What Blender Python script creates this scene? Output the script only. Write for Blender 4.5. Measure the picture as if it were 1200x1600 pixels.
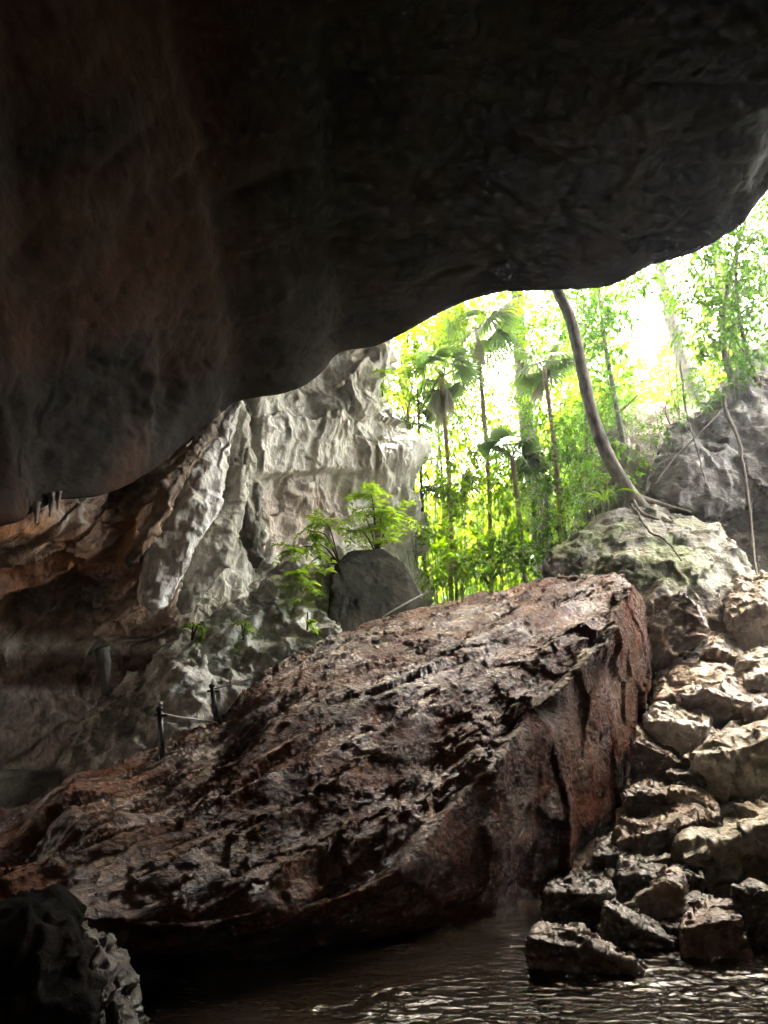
import bpy, bmesh, math, random
import numpy as np
from mathutils import Vector
R = math.radians
scene = bpy.context.scene
for o in list(bpy.data.objects): bpy.data.objects.remove(o)

# ------------------------------------------------------------------ camera, sky, sun, exposure
PITCH = 18.0
F_PX = 1155.0                                   # focal length in pixels of the 1200x1600 photograph
CAM = np.array([0.0, 0.0, 1.5])
cam_d = bpy.data.cameras.new('camera')
cam = bpy.data.objects.new('camera', cam_d)
scene.collection.objects.link(cam)
cam.location = CAM
cam.rotation_euler = (R(90 + PITCH), 0, 0)
cam_d.sensor_fit = 'VERTICAL'; cam_d.sensor_height = 36.0
cam_d.lens = 36.0 * F_PX / 1600.0
cam_d.clip_end = 500; cam_d.clip_start = 0.05
scene.camera = cam

SUN_EL, SUN_AZ = 76.0, 25.0                      # azimuth clockwise from +Y
world = bpy.data.worlds.new('World'); scene.world = world
world.use_nodes = True
wn = world.node_tree
sky = wn.nodes.new('ShaderNodeTexSky')
sky.sky_type = 'NISHITA'; sky.sun_disc = False
sky.sun_elevation = R(SUN_EL); sky.sun_rotation = R(SUN_AZ)
sky.air_density = 1.0; sky.dust_density = 6.0; sky.ozone_density = 1.0
bg = wn.nodes['Background']
wb = wn.nodes.new('ShaderNodeVectorMath'); wb.operation = 'MULTIPLY'; wb.inputs[1].default_value = (1.14, 1.0, .76)   # camera white balance
wn.links.new(sky.outputs[0], wb.inputs[0]); wn.links.new(wb.outputs[0], bg.inputs[0])
bg.inputs[1].default_value = 0.13
world.cycles.sampling_method = 'AUTOMATIC'

sun_d = bpy.data.lights.new('sun', 'SUN')
sun = bpy.data.objects.new('sun', sun_d)
scene.collection.objects.link(sun)
sun_d.energy = 2.0; sun_d.angle = R(0.5); sun_d.color = (1.0, 0.95, 0.86)
sd = Vector((math.sin(R(SUN_AZ)) * math.cos(R(SUN_EL)), math.cos(R(SUN_AZ)) * math.cos(R(SUN_EL)), math.sin(R(SUN_EL))))
sun.rotation_euler = sd.to_track_quat('Z', 'Y').to_euler()
sun.location = (6, 30, 40)

vs = scene.view_settings
vs.view_transform = 'Standard'; vs.look = 'None'; vs.gamma = 1.0; vs.use_curve_mapping = False
vs.exposure = 6.2
scene.render.engine = 'CYCLES'
cy = scene.cycles
cy.use_denoising = True
cy.max_bounces = 10; cy.diffuse_bounces = 6; cy.glossy_bounces = 3; cy.transmission_bounces = 6
cy.transparent_max_bounces = 6; cy.sample_clamp_indirect = 6.0; cy.caustics_reflective = False; cy.caustics_refractive = False

# ------------------------------------------------------------------ helpers
ST, CT = math.sin(R(PITCH)), math.cos(R(PITCH))
def at(px, py, Y):
    """world point at forward distance Y seen at photo pixel (px, py)"""
    u = (px - 600) / F_PX; v = (800 - py) / F_PX
    d = np.array([u, CT - v * ST, ST + v * CT])
    return CAM + d * (Y / d[1])
def pix(P):
    """photo pixels of world points"""
    q = P - CAM
    fw = q[:, 1] * CT + q[:, 2] * ST
    up = -q[:, 1] * ST + q[:, 2] * CT
    fw = np.where(fw > 0.05, fw, 0.05)
    return 600 + F_PX * q[:, 0] / fw, 800 - F_PX * up / fw

def hash3(i, j, k, seed):
    n = (i.astype(np.int64) * 374761393 + j.astype(np.int64) * 668265263 + k.astype(np.int64) * 2147483647 + seed * 1274126177) & 0xffffffff
    n = ((n ^ (n >> 13)) * 1274126177) & 0xffffffff
    n = ((n ^ (n >> 16)) * 2246822519) & 0xffffffff
    return n ^ (n >> 15)
GR = np.random.RandomState(5).normal(size=(256, 3)); GR /= np.linalg.norm(GR, axis=1)[:, None]
def gnoise(P, seed=0):
    """gradient noise, about -1..1"""
    I = np.floor(P).astype(np.int64); f = P - I
    w = f * f * f * (f * (f * 6 - 15) + 10)
    out = 0
    for dx in (0, 1):
        for dy in (0, 1):
            for dz in (0, 1):
                g = GR[hash3(I[:, 0] + dx, I[:, 1] + dy, I[:, 2] + dz, seed) & 255]
                d = (f[:, 0] - dx) * g[:, 0] + (f[:, 1] - dy) * g[:, 1] + (f[:, 2] - dz) * g[:, 2]
                ww = (w[:, 0] if dx else 1 - w[:, 0]) * (w[:, 1] if dy else 1 - w[:, 1]) * (w[:, 2] if dz else 1 - w[:, 2])
                out = out + d * ww
    return out * 1.5
def fbm(P, oct=4, seed=0, gain=0.5, lac=2.03):
    s = 0; a = 1.0; t = 0
    for o in range(oct):
        s = s + a * gnoise(P * lac ** o + 17.3 * o, seed + o); t += a; a *= gain
    return s / t * 1.3
def ridged(P, oct=4, seed=0, gain=0.5, lac=2.1):
    s = 0; a = 1.0; t = 0; prev = 1.0
    for o in range(oct):
        n = 1 - np.abs(gnoise(P * lac ** o + 9.1 * o, seed + o)) * 1.6
        n = n * n
        s = s + a * n * prev; prev = np.clip(n, 0, 1); t += a; a *= gain
    return s / t
def worley(P, seed=0):
    """distance to nearest and second nearest cell point, and a random number of the nearest cell"""
    I = np.floor(P).astype(np.int64); f = P - I
    d1 = np.full(len(P), 9.0); d2 = d1.copy(); idn = np.zeros(len(P))
    for dx in (-1, 0, 1):
        for dy in (-1, 0, 1):
            for dz in (-1, 0, 1):
                h = hash3(I[:, 0] + dx, I[:, 1] + dy, I[:, 2] + dz, seed)
                c = np.stack([(h & 1023) / 1023.0 + dx, ((h >> 10) & 1023) / 1023.0 + dy, ((h >> 20) & 1023) / 1023.0 + dz], 1)
                d = np.sqrt(((c - f) ** 2).sum(1))
                new = d < d1
                d2 = np.where(new, d1, np.minimum(d2, d)); idn = np.where(new, (h & 4095) / 4095.0, idn)
                d1 = np.minimum(d1, d)
    return d1, d2, idn
def facets(P, seed=0):
    """chipped stone: each cell a tilted plane of its own, about -1..1"""
    I = np.floor(P).astype(np.int64); f = P - I
    d1 = np.full(len(P), 9.0); val = np.zeros(len(P))
    for dx in (-1, 0, 1):
        for dy in (-1, 0, 1):
            for dz in (-1, 0, 1):
                h = hash3(I[:, 0] + dx, I[:, 1] + dy, I[:, 2] + dz, seed)
                c = np.stack([(h & 1023) / 1023.0 + dx, ((h >> 10) & 1023) / 1023.0 + dy, ((h >> 20) & 1023) / 1023.0 + dz], 1)
                e = f - c; d = (e ** 2).sum(1)
                v = (e * GR[h & 255]).sum(1) * 1.3 + ((h >> 7) & 255) / 255.0 - 0.5
                new = d < d1; val = np.where(new, v, val); d1 = np.where(new, d, d1)
    return val
def sstep(a, b, x):
    t = np.clip((x - a) / (b - a), 0, 1); return t * t * (3 - 2 * t)
def blob(px, py, cx, cy, rx, ry):
    return np.exp(-(((px - cx) / rx) ** 2 + ((py - cy) / ry) ** 2))
def lerp3(a, b, t):
    return np.asarray(a) * (1 - t[:, None]) + np.asarray(b) * t[:, None]

def link(o, parent=None):
    scene.collection.objects.link(o)
    if parent is not None: o.parent = parent
    return o
def tag(o, label=None, cat=None, group=None, kind=None):
    if label: o['label'] = label
    if cat: o['category'] = cat
    if group: o['group'] = group
    if kind: o['kind'] = kind
    return o
def empty(name, loc):
    e = bpy.data.objects.new(name, None); e.location = [float(v) for v in loc]; e.empty_display_size = 0.1
    return link(e)
def mesh_obj(name, V, F, mat, parent=None, col=None, smooth=True, origin=None):
    """V (n,3), F (m,k) numpy -> one mesh object; vertices are in world space, origin moves the object's origin"""
    V = np.asarray(V, dtype=np.float64)
    org = np.zeros(3)
    if parent is not None: org = np.array(parent.location)
    elif origin is not None: org = np.asarray(origin, dtype=float)
    me = bpy.data.meshes.new(name)
    n, k = F.shape
    me.vertices.add(len(V)); me.vertices.foreach_set('co', (V - org).astype(np.float32).ravel())
    me.loops.add(n * k); me.loops.foreach_set('vertex_index', F.astype(np.int32).ravel())
    me.polygons.add(n)
    me.polygons.foreach_set('loop_start', np.arange(0, n * k, k, dtype=np.int32))
    me.polygons.foreach_set('loop_total', np.full(n, k, dtype=np.int32))
    me.polygons.foreach_set('use_smooth', np.full(n, smooth))
    me.update(calc_edges=True)
    if col is not None:
        ca = me.color_attributes.new('Col', 'FLOAT_COLOR', 'POINT')
        c4 = np.ones((len(V), 4), dtype=np.float32); col = np.asarray(col); c4[:, :col.shape[1]] = col
        ca.data.foreach_set('color', c4.ravel())
    me.materials.append(mat)
    o = bpy.data.objects.new(name, me)
    if parent is None: o.location = [float(v) for v in org]
    return link(o, parent)
def vnormals(V, F):
    a = V[F[:, 0]]; b = V[F[:, 1]]; c = V[F[:, 2]]; d = V[F[:, -1]]
    fn = np.cross(c - a, d - b) if F.shape[1] == 4 else np.cross(b - a, c - a)
    N = np.zeros_like(V)
    for k in range(F.shape[1]):
        for ax in range(3): N[:, ax] += np.bincount(F[:, k], fn[:, ax], len(V))
    return N / (np.linalg.norm(N, axis=1)[:, None] + 1e-12)
def cr_matrix(n, m):
    """Catmull-Rom interpolation of n control points at m samples"""
    M = np.zeros((m, n)); t = np.linspace(0, n - 1, m)
    for r_, x in enumerate(t):
        i = min(int(x), n - 2); u = x - i
        w = (-.5 * u ** 3 + u * u - .5 * u, 1.5 * u ** 3 - 2.5 * u * u + 1, -1.5 * u ** 3 + 2 * u * u + .5 * u, .5 * u ** 3 - .5 * u * u)
        for q, ww in zip((i - 1, i, i + 1, i + 2), w): M[r_, min(max(q, 0), n - 1)] += ww
    return M
def loft(ctrl, nr, nc):
    A = cr_matrix(ctrl.shape[0], nr); B = cr_matrix(ctrl.shape[1], nc)
    G = np.einsum('ri,ijk,cj->rck', A, ctrl, B)
    idx = np.arange(nr * nc).reshape(nr, nc)
    F = np.stack([idx[:-1, :-1], idx[:-1, 1:], idx[1:, 1:], idx[1:, :-1]], -1).reshape(-1, 4)
    return G.reshape(-1, 3), F
def hull_bm(bm, pts):
    vs_ = [bm.verts.new([float(c) for c in p]) for p in pts]
    r_ = bmesh.ops.convex_hull(bm, input=vs_)
    dead = [e for e in r_['geom_interior'] if isinstance(e, bmesh.types.BMVert)] + [e for e in r_['geom_unused'] if isinstance(e, bmesh.types.BMVert)]
    dead = list({v for v in dead if v.is_valid})
    if dead: bmesh.ops.delete(bm, geom=dead, context='VERTS')
def voxel(hulls, size, smooth=2):
    """union of convex hulls as a fine even mesh"""
    bm = bmesh.new()
    for h in hulls:
        b2 = bmesh.new(); hull_bm(b2, h)
        tmp = bpy.data.meshes.new('t'); bmesh.ops.recalc_face_normals(b2, faces=b2.faces); b2.to_mesh(tmp); b2.free()
        bm.from_mesh(tmp); bpy.data.meshes.remove(tmp)
    me = bpy.data.meshes.new('t'); bm.to_mesh(me); bm.free()
    o = bpy.data.objects.new('t', me); scene.collection.objects.link(o)
    m = o.modifiers.new('r', 'REMESH'); m.mode = 'VOXEL'; m.voxel_size = size
    if smooth:
        s = o.modifiers.new('s', 'SMOOTH'); s.iterations = smooth; s.factor = 0.5
    dg = bpy.context.evaluated_depsgraph_get(); dg.update()
    ev = o.evaluated_get(dg); m2 = ev.to_mesh()
    V = np.empty(len(m2.vertices) * 3, dtype=np.float32); m2.vertices.foreach_get('co', V)
    n = len(m2.polygons); lt = np.empty(n, dtype=np.int32); m2.polygons.foreach_get('loop_total', lt)
    L = np.empty(len(m2.loops), dtype=np.int32); m2.loops.foreach_get('vertex_index', L)
    assert (lt == 4).all()
    ev.to_mesh_clear(); bpy.data.objects.remove(o); bpy.data.meshes.remove(me)
    return V.reshape(-1, 3).astype(np.float64), L.reshape(-1, 4)
def tube(path, radii, sides=8, wob=0.0, seed=0):
    """tapered tube along points"""
    P = np.asarray(path, float); n = len(P)
    T = np.gradient(P, axis=0); T /= np.linalg.norm(T, axis=1)[:, None] + 1e-9
    ref = np.array([0.31, 0.9, 0.23]) if abs(T[0, 2]) > .7 else np.array([0.1, 0.2, 1.0])
    A = np.cross(T, ref); A /= np.linalg.norm(A, axis=1)[:, None] + 1e-9
    B = np.cross(T, A)
    a = np.linspace(0, 2 * np.pi, sides, endpoint=False)
    rr = np.asarray(radii, float)[:, None] * np.ones(sides)
    if wob: rr = rr * (1 + wob * np.random.RandomState(seed).uniform(-1, 1, rr.shape))
    V = P[:, None, :] + (np.cos(a)[None, :, None] * A[:, None, :] + np.sin(a)[None, :, None] * B[:, None, :]) * rr[:, :, None]
    idx = np.arange(n * sides).reshape(n, sides)
    F = np.stack([idx[:-1], np.roll(idx[:-1], -1, 1), np.roll(idx[1:], -1, 1), idx[1:]], -1).reshape(-1, 4)
    V = V.reshape(-1, 3)
    # close both ends with a fan of quads to an end point
    e0, e1 = len(V), len(V) + 1
    V = np.vstack([V, P[0], P[-1]])
    caps = []
    for q in range(0, sides, 2):
        caps.append((e0, idx[0, (q + 2) % sides], idx[0, (q + 1) % sides], idx[0, q]))
        caps.append((e1, idx[-1, q], idx[-1, (q + 1) % sides], idx[-1, (q + 2) % sides]))
    return V, np.vstack([F, np.array(caps)])
def spline(pts, n):
    return cr_matrix(len(pts), n) @ np.asarray(pts, float)
def join(parts):
    Vs, Fs, k = [], [], 0
    for V, F in parts: Vs.append(V); Fs.append(F + k); k += len(V)
    return np.vstack(Vs), np.vstack(Fs)

# ------------------------------------------------------------------ materials
def rock_mat(name, rough=(0.45, 0.85), bump=0.5, scale=6.0, streak=(1, 1, 1), spec=0.5, speck=0.35, coat=0.0, bdist=0.03):
    m = bpy.data.materials.new(name); m.use_nodes = True
    nt = m.node_tree; N = nt.nodes; Lk = nt.links
    b = N['Principled BSDF']
    at_ = N.new('ShaderNodeVertexColor'); at_.layer_name = 'Col'
    geo = N.new('ShaderNodeNewGeometry')
    mp = N.new('ShaderNodeMapping'); mp.inputs['Scale'].default_value = streak
    Lk.new(geo.outputs['Position'], mp.inputs['Vector'])
    def noise(sc, det=6, rg=0.6, dist=0.0):
        t = N.new('ShaderNodeTexNoise'); t.inputs['Scale'].default_value = sc; t.inputs['Detail'].default_value = det
        t.inputs['Roughness'].default_value = rg; t.inputs['Distortion'].default_value = dist
        Lk.new(mp.outputs[0], t.inputs['Vector']); return t
    n1 = noise(scale, 8, 0.68, 0.6); n2 = noise(scale * 3.7, 6, 0.7); n3 = noise(scale * 0.35, 4, 0.6)
    # colour = vertex colour x mottling
    r1 = N.new('ShaderNodeMapRange'); r1.inputs['From Min'].default_value = 0.3; r1.inputs['From Max'].default_value = 0.7
    r1.inputs['To Min'].default_value = 1 - speck; r1.inputs['To Max'].default_value = 1 + speck
    Lk.new(n1.outputs[0], r1.inputs['Value'])
    r2 = N.new('ShaderNodeMapRange'); r2.inputs['From Min'].default_value = 0.3; r2.inputs['From Max'].default_value = 0.7
    r2.inputs['To Min'].default_value = 1 - speck * .7; r2.inputs['To Max'].default_value = 1 + speck * .7
    Lk.new(n2.outputs[0], r2.inputs['Value'])
    mu = N.new('ShaderNodeMath'); mu.operation = 'MULTIPLY'; Lk.new(r1.outputs[0], mu.inputs[0]); Lk.new(r2.outputs[0], mu.inputs[1])
    vm = N.new('ShaderNodeVectorMath'); vm.operation = 'SCALE'
    Lk.new(at_.outputs['Color'], vm.inputs[0]); Lk.new(mu.outputs[0], vm.inputs['Scale'])
    Lk.new(vm.outputs[0], b.inputs['Base Color'])
    rr = N.new('ShaderNodeMapRange'); rr.inputs['From Min'].default_value = 0.4; rr.inputs['From Max'].default_value = 0.58
    rr.inputs['To Min'].default_value = rough[0]; rr.inputs['To Max'].default_value = rough[1]
    rmx = N.new('ShaderNodeMath'); rmx.operation = 'MULTIPLY_ADD'; Lk.new(n1.outputs[0], rmx.inputs[0]); rmx.inputs[1].default_value = .5
    rhf = N.new('ShaderNodeMath'); rhf.operation = 'MULTIPLY'; Lk.new(n3.outputs[0], rhf.inputs[0]); rhf.inputs[1].default_value = .5; Lk.new(rhf.outputs[0], rmx.inputs[2])
    Lk.new(rmx.outputs[0], rr.inputs['Value']); Lk.new(rr.outputs[0], b.inputs['Roughness'])
    sp = N.new('ShaderNodeMath'); sp.operation = 'MULTIPLY'; sp.inputs[1].default_value = spec      # the alpha says how wet the rock is
    Lk.new(at_.outputs['Alpha'], sp.inputs[0]); Lk.new(sp.outputs[0], b.inputs['Specular IOR Level'])
    b.inputs['Coat Weight'].default_value = coat; b.inputs['Coat Roughness'].default_value = 0.15
    vo = N.new('ShaderNodeTexVoronoi'); vo.inputs['Scale'].default_value = scale * 1.6
    mixv = N.new('ShaderNodeVectorMath'); mixv.operation = 'MULTIPLY_ADD'
    Lk.new(n1.outputs['Color'], mixv.inputs[0]); mixv.inputs[1].default_value = (.35 / scale * 3, .35 / scale * 3, .35 / scale * 3)
    Lk.new(mp.outputs[0], mixv.inputs[2]); Lk.new(mixv.outputs[0], vo.inputs['Vector'])
    ad = N.new('ShaderNodeMath'); ad.operation = 'MULTIPLY_ADD'; Lk.new(vo.outputs['Distance'], ad.inputs[0]); ad.inputs[1].default_value = 0.5
    Lk.new(n1.outputs[0], ad.inputs[2])
    a2 = N.new('ShaderNodeMath'); a2.operation = 'MULTIPLY_ADD'; Lk.new(n2.outputs[0], a2.inputs[0]); a2.inputs[1].default_value = 0.45
    Lk.new(ad.outputs[0], a2.inputs[2])
    bp = N.new('ShaderNodeBump'); bp.inputs['Strength'].default_value = bump; bp.inputs['Distance'].default_value = bdist
    Lk.new(a2.outputs[0], bp.inputs['Height']); Lk.new(bp.outputs[0], b.inputs['Normal'])
    return m
M_slab = rock_mat('wet_brown_rock', (0.66, 0.08), 0.9, 8.0, (1, 1, 1.6), 0.5, 0.45, 0.0, 0.05)
M_wet = rock_mat('wet_stream_rock', (0.1, 0.4), 0.8, 9.0, (1, 1, 1), 0.6, 0.3)
M_shade = rock_mat('matt_shade_rock', (.8, .95), .5, 8.0, (1, 1, 1), .08, .3)  # matt rock for places where shade is put in as near-black colour
M_roof = rock_mat('dry_cave_rock', (0.7, 0.95), 0.5, 3.0, (1, 1, 1.5), 0.12, 0.3, 0, 0.05)
M_wall = rock_mat('calcite_wall_rock', (0.4, 0.8), 0.8, 5.0, (1.2, 1.2, .7), 0.4, 0.3, 0, 0.05)
M_grey = rock_mat('grey_limestone', (0.45, 0.8), 0.9, 6.0, (1, 1, 1), 0.4, 0.4, 0, 0.05)
M_pile = rock_mat('tan_boulder_rock', (0.6, 0.25), 0.7, 8.0, (1, 1, 1), 0.45, 0.3, 0, 0.03)
M_earth = rock_mat('leaf_litter_soil', (0.7, 0.95), 1.0, 9.0, (1, 1, 1), 0.3, 0.5, 0, 0.06)

def leaf_mat(name, dif, trans, mixf=0.5, gloss=0.35):
    m = bpy.data.materials.new(name); m.use_nodes = True
    nt = m.node_tree; N = nt.nodes; Lk = nt.links
    b = N['Principled BSDF']; out = N['Material Output']
    vc = N.new('ShaderNodeVertexColor'); vc.layer_name = 'Col'
    def mul(c):
        v = N.new('ShaderNodeVectorMath'); v.operation = 'MULTIPLY'
        Lk.new(vc.outputs['Color'], v.inputs[0]); v.inputs[1].default_value = c; return v
    d = mul(dif); t = mul(trans)
    Lk.new(d.outputs[0], b.inputs['Base Color']); b.inputs['Roughness'].default_value = gloss
    b.inputs['Specular IOR Level'].default_value = 0.1
    tr = N.new('ShaderNodeBsdfTranslucent'); Lk.new(t.outputs[0], tr.inputs[0])
    mx = N.new('ShaderNodeMixShader'); mx.inputs[0].default_value = mixf
    Lk.new(b.outputs[0], mx.inputs[1]); Lk.new(tr.outputs[0], mx.inputs[2]); Lk.new(mx.outputs[0], out.inputs['Surface'])
    return m
M_leaf = leaf_mat('broad_leaf', (.035, .10, .008), (.08, .22, .004))
M_leafy = leaf_mat('young_leaf', (.08, .17, .006), (.24, .44, .004))
M_fern = leaf_mat('fern_leaf', (.16, .30, .03), (.40, .62, .04))
M_palm = leaf_mat('palm_leaf', (.05, .10, .03), (.12, .22, .035))
M_dry = leaf_mat('dry_frond', (.22, .21, .16), (.2, .19, .12))

def plain(name, c, rough=0.6, metal=0.0, nscale=30, var=0.25, bump=0.2, sc=(1, 1, 1)):
    m = bpy.data.materials.new(name); m.use_nodes = True
    nt = m.node_tree; N = nt.nodes; Lk = nt.links; b = N['Principled BSDF']
    b.inputs['Roughness'].default_value = rough; b.inputs['Metallic'].default_value = metal
    geo = N.new('ShaderNodeNewGeometry'); mp = N.new('ShaderNodeMapping'); mp.inputs['Scale'].default_value = sc
    Lk.new(geo.outputs['Position'], mp.inputs[0])
    t = N.new('ShaderNodeTexNoise'); t.inputs['Scale'].default_value = nscale; t.inputs['Detail'].default_value = 6; Lk.new(mp.outputs[0], t.inputs['Vector'])
    cr = N.new('ShaderNodeValToRGB'); cr.color_ramp.elements[0].position = .3; cr.color_ramp.elements[1].position = .7
    cr.color_ramp.elements[0].color = tuple(x * (1 - var) for x in c) + (1,); cr.color_ramp.elements[1].color = tuple(min(1, x * (1 + var)) for x in c) + (1,)
    Lk.new(t.outputs[0], cr.inputs[0]); Lk.new(cr.outputs[0], b.inputs['Base Color'])
    bp = N.new('ShaderNodeBump'); bp.inputs['Strength'].default_value = bump; bp.inputs['Distance'].default_value = .02
    Lk.new(t.outputs[0], bp.inputs['Height']); Lk.new(bp.outputs[0], b.inputs['Normal'])
    return m
M_bark = plain('grey_bark', (.09, .08, .062), .85, 0, 5, .75, 1.0, (1.6, 1.6, .7))
M_twig = plain('dark_root', (.05, .04, .03), .85, 0, 20, .3, .5)
M_stem = plain('green_stem', (.13, .14, .06), .7, 0, 20, .3, .3)
M_palmtrunk = plain('palm_trunk', (.24, .17, .11), .85, 0, 12, .4, .8, (1, 1, 4))
M_post = plain('dark_metal_post', (.025, .027, .03), .35, .6, 20, .3, .2)
M_rope = plain('pale_rope', (.3, .28, .25), .7, 0, 60, .3, .5)

mw = bpy.data.materials.new('muddy_water'); mw.use_nodes = True
N = mw.node_tree.nodes; Lk = mw.node_tree.links; b = N['Principled BSDF']
b.inputs['Base Color'].default_value = (.022, .015, .010, 1); b.inputs['Roughness'].default_value = 0.05; b.inputs['IOR'].default_value = 1.33
geo = N.new('ShaderNodeNewGeometry'); mp = N.new('ShaderNodeMapping'); mp.inputs['Scale'].default_value = (1, 1.8, 1); Lk.new(geo.outputs['Position'], mp.inputs[0])
t = N.new('ShaderNodeTexNoise'); t.inputs['Scale'].default_value = 7; t.inputs['Detail'].default_value = 4; t.inputs['Distortion'].default_value = .5; Lk.new(mp.outputs[0], t.inputs['Vector'])
bp = N.new('ShaderNodeBump'); bp.inputs['Strength'].default_value = .5; bp.inputs['Distance'].default_value = .04
Lk.new(t.outputs[0], bp.inputs['Height']); Lk.new(bp.outputs[0], b.inputs['Normal'])
M_water = mw

# ------------------------------------------------------------------ ground and stream
yR = np.array([-30, 7.4, 9, 11, 13, 15, 17, 18.5, 20, 22, 25, 40, 90]); zR = np.array([-.5, -.4, -.1, .9, 2.3, 3.9, 5.6, 7.6, 10.4, 12.2, 13, 15, 24])
yL = np.array([-30, 8, 10, 16, 22, 30, 50, 90]); zL = np.array([-.5, -.5, .2, 3.0, 3.6, 5.2, 12, 26])
def ground_z(x, y):
    x = np.asarray(x, float); y = np.asarray(y, float)
    w = sstep(0.16, 0.36, x / np.maximum(y, 1)) 
    z = np.interp(y, yL, zL) * (1 - w) + np.interp(y, yR, zR) * w
    return np.where(y < 18, z - 1.6 * sstep(-1.5, -4.5, x) * sstep(18, 15, y), z)
def gz(x, y): return float(ground_z(x, y))
def rdir(rs, n):
    v = rs.normal(size=(n, 3)); return v / np.linalg.norm(v, axis=1)[:, None]
def grid(xs, ys):
    X, Y = np.meshgrid(xs, ys); idx = np.arange(X.size).reshape(X.shape)
    F = np.stack([idx[:-1, :-1], idx[:-1, 1:], idx[1:, 1:], idx[1:, :-1]], -1).reshape(-1, 4)
    return X.ravel(), Y.ravel(), F
xs = np.concatenate([np.linspace(-90, -10, 30, endpoint=False), np.linspace(-10, 14, 240, endpoint=False), np.linspace(14, 100, 30)])
ys = np.concatenate([np.linspace(-40, 5, 30, endpoint=False), np.linspace(5, 24, 200, endpoint=False), np.linspace(24, 140, 50)])
X, Y, F = grid(xs, ys)
Z = ground_z(X, Y); P = np.stack([X, Y, Z], 1)
near = sstep(4, 10, Y)
Z = Z + (fbm(P * .35, 4, 3) * .5 + ridged(P * 1.3, 4, 9) * .22 - .1) * near
P[:, 2] = Z
n = fbm(P * .8, 4, 21); n2 = fbm(P * 3, 3, 22)
col = lerp3([.06, .043, .03], [.11, .088, .065], sstep(-.4, .5, n))
col = lerp3(col, lerp3([.035, .045, .015], [.09, .09, .05], sstep(-.4, .4, n2)), sstep(13, 16, Y) * .85)

mesh_obj('ground', P, F, M_earth, col=col)['kind'] = 'structure'

X, Y, F = grid(np.concatenate([np.linspace(-12, -5, 30, endpoint=False), np.linspace(-5, 5.5, 420, endpoint=False), np.linspace(5.5, 12, 30)]), np.concatenate([np.linspace(-10, 4.3, 60, endpoint=False), np.linspace(4.3, 8.5, 260, endpoint=False), np.linspace(8.5, 10.5, 20)]))
P = np.stack([X, Y, X * 0], 1)
riffle = .15 + .8 * sstep(-.15, .35, fbm(P * [.55, .9, 1], 3, 14) + .35 * sstep(6.2, 5.2, Y))
P[:, 2] = riffle * (.022 * fbm(P * [2.0, 3.6, 1], 3, 4) + .016 * (ridged(P * [4.5, 7, 1] + .4 * fbm(P * 2, 2, 12)[:, None], 3, 8) - .4))
wob = mesh_obj('stream', P, F, M_water); wob['kind'] = 'structure'

# ------------------------------------------------------------------ cave roof
lip_px = [(1500, 150, 11.5), (1330, 215, 11.8), (1200, 288, 12), (1150, 350, 12.3), (1085, 388, 12.8), (1010, 412, 13.3), (950, 440, 13.6), (850, 450, 14),
          (760, 462, 14.5), (700, 482, 14.8), (640, 515, 15), (590, 537, 15.2), (530, 547, 15), (500, 580, 14.8), (450, 607, 14.4), (375, 623, 14), (345, 650, 13.5),
          (300, 684, 13), (232, 738, 12), (170, 764, 11.2), (100, 774, 10.4), (55, 800, 9.8), (0, 812, 9.4), (-150, 850, 9), (-400, 900, 8)]
lip = [at(*p) for p in lip_px]
lip = [np.array(p, float) for p in [(8, -10, -.5), (8.5, -4, -.5), (8.5, 2, -.3), (8.6, 7, -.3), (9.2, 10, .5), (9.6, 11.8, 4), (9.3, 12.1, 9)]] + lip[1:] + \
      [np.array(p, float) for p in [(-8.0, 7.0, .8), (-9.5, 5.5, -1), (-11, 1, -1), (-11, -6, -1), (-8, -10, -1)]]
rows = [[] for _ in range(9)]
for i, p in enumerate(lip):
    side = p[1] < 7.5                                 # closing walls left and right of the camera
    out = np.array([p[0], p[1], 0]) / (math.hypot(p[0], p[1]) + 1e-6)
    if p[0] > 8.8 and not side:
        rows[0].append(p + [7, 2, 14]); rows[1].append(p + [2, .5, 3])
    elif side:
        rows[0].append(p + out * 2 + [0, 0, 12]); rows[1].append(p + out * 1 + [0, 0, 4])
    else:
        rows[0].append(p + [0, 7, 16]); rows[1].append(p + [0, 1.6, 3.2])
    rows[2].append(p)
    q = np.array([p[0] * .75, 3.0, 10.8 - .05 * p[0] ** 2 * (p[0] < 0)])
    if side: q = np.array([p[0] * .7, min(p[1] * .6, 3.0), 9.5])
    for r_, t in ((3, .1), (4, .32), (5, .62), (6, 1.0)):
        z = p[2] * (1 - t) + q[2] * t + .5 * math.sin(math.pi * t) * (0 if side else 1)
        v = p * (1 - t) + q * t; v[2] = z
        rows[r_].append(v)
    rows[7].append(np.array([q[0] * .5, -6.0 if not side else min(q[1], -6), 9.0 if not side else 8.5]))
    rows[8].append(np.array([q[0] * .6, -11.0, -1.5]))
ctrl = np.array(rows)
V, F = loft(ctrl, 420, 900)
N_ = vnormals(V, F)
px, py = pix(V)
# bedding runs up to the right with the lip
ax = np.array([.83, .25, .5]); ax /= np.linalg.norm(ax)
def stretched(V, ax, k):
    s = V @ ax; return V - np.outer(s, ax) * (1 - k)
S = stretched(V, ax, .3)
d = (ridged(stretched(V, ax, .16) * .8, 4, 30) - .4) * .16 + fbm(V * .2, 3, 31) * .32 + (ridged(S * .45, 5, 33, .42) - .4) * .14 + facets(S * .8 + .3 * fbm(V * 1.5, 2, 5)[:, None], 35) * .02 + fbm(V * 3, 3, 37) * .025
lipw = np.clip(np.abs(np.linspace(0, 8, 420)[:, None] - 2) / .9, 0, 1).repeat(900, 1).ravel()
d = d * (.22 + .78 * lipw)
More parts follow.
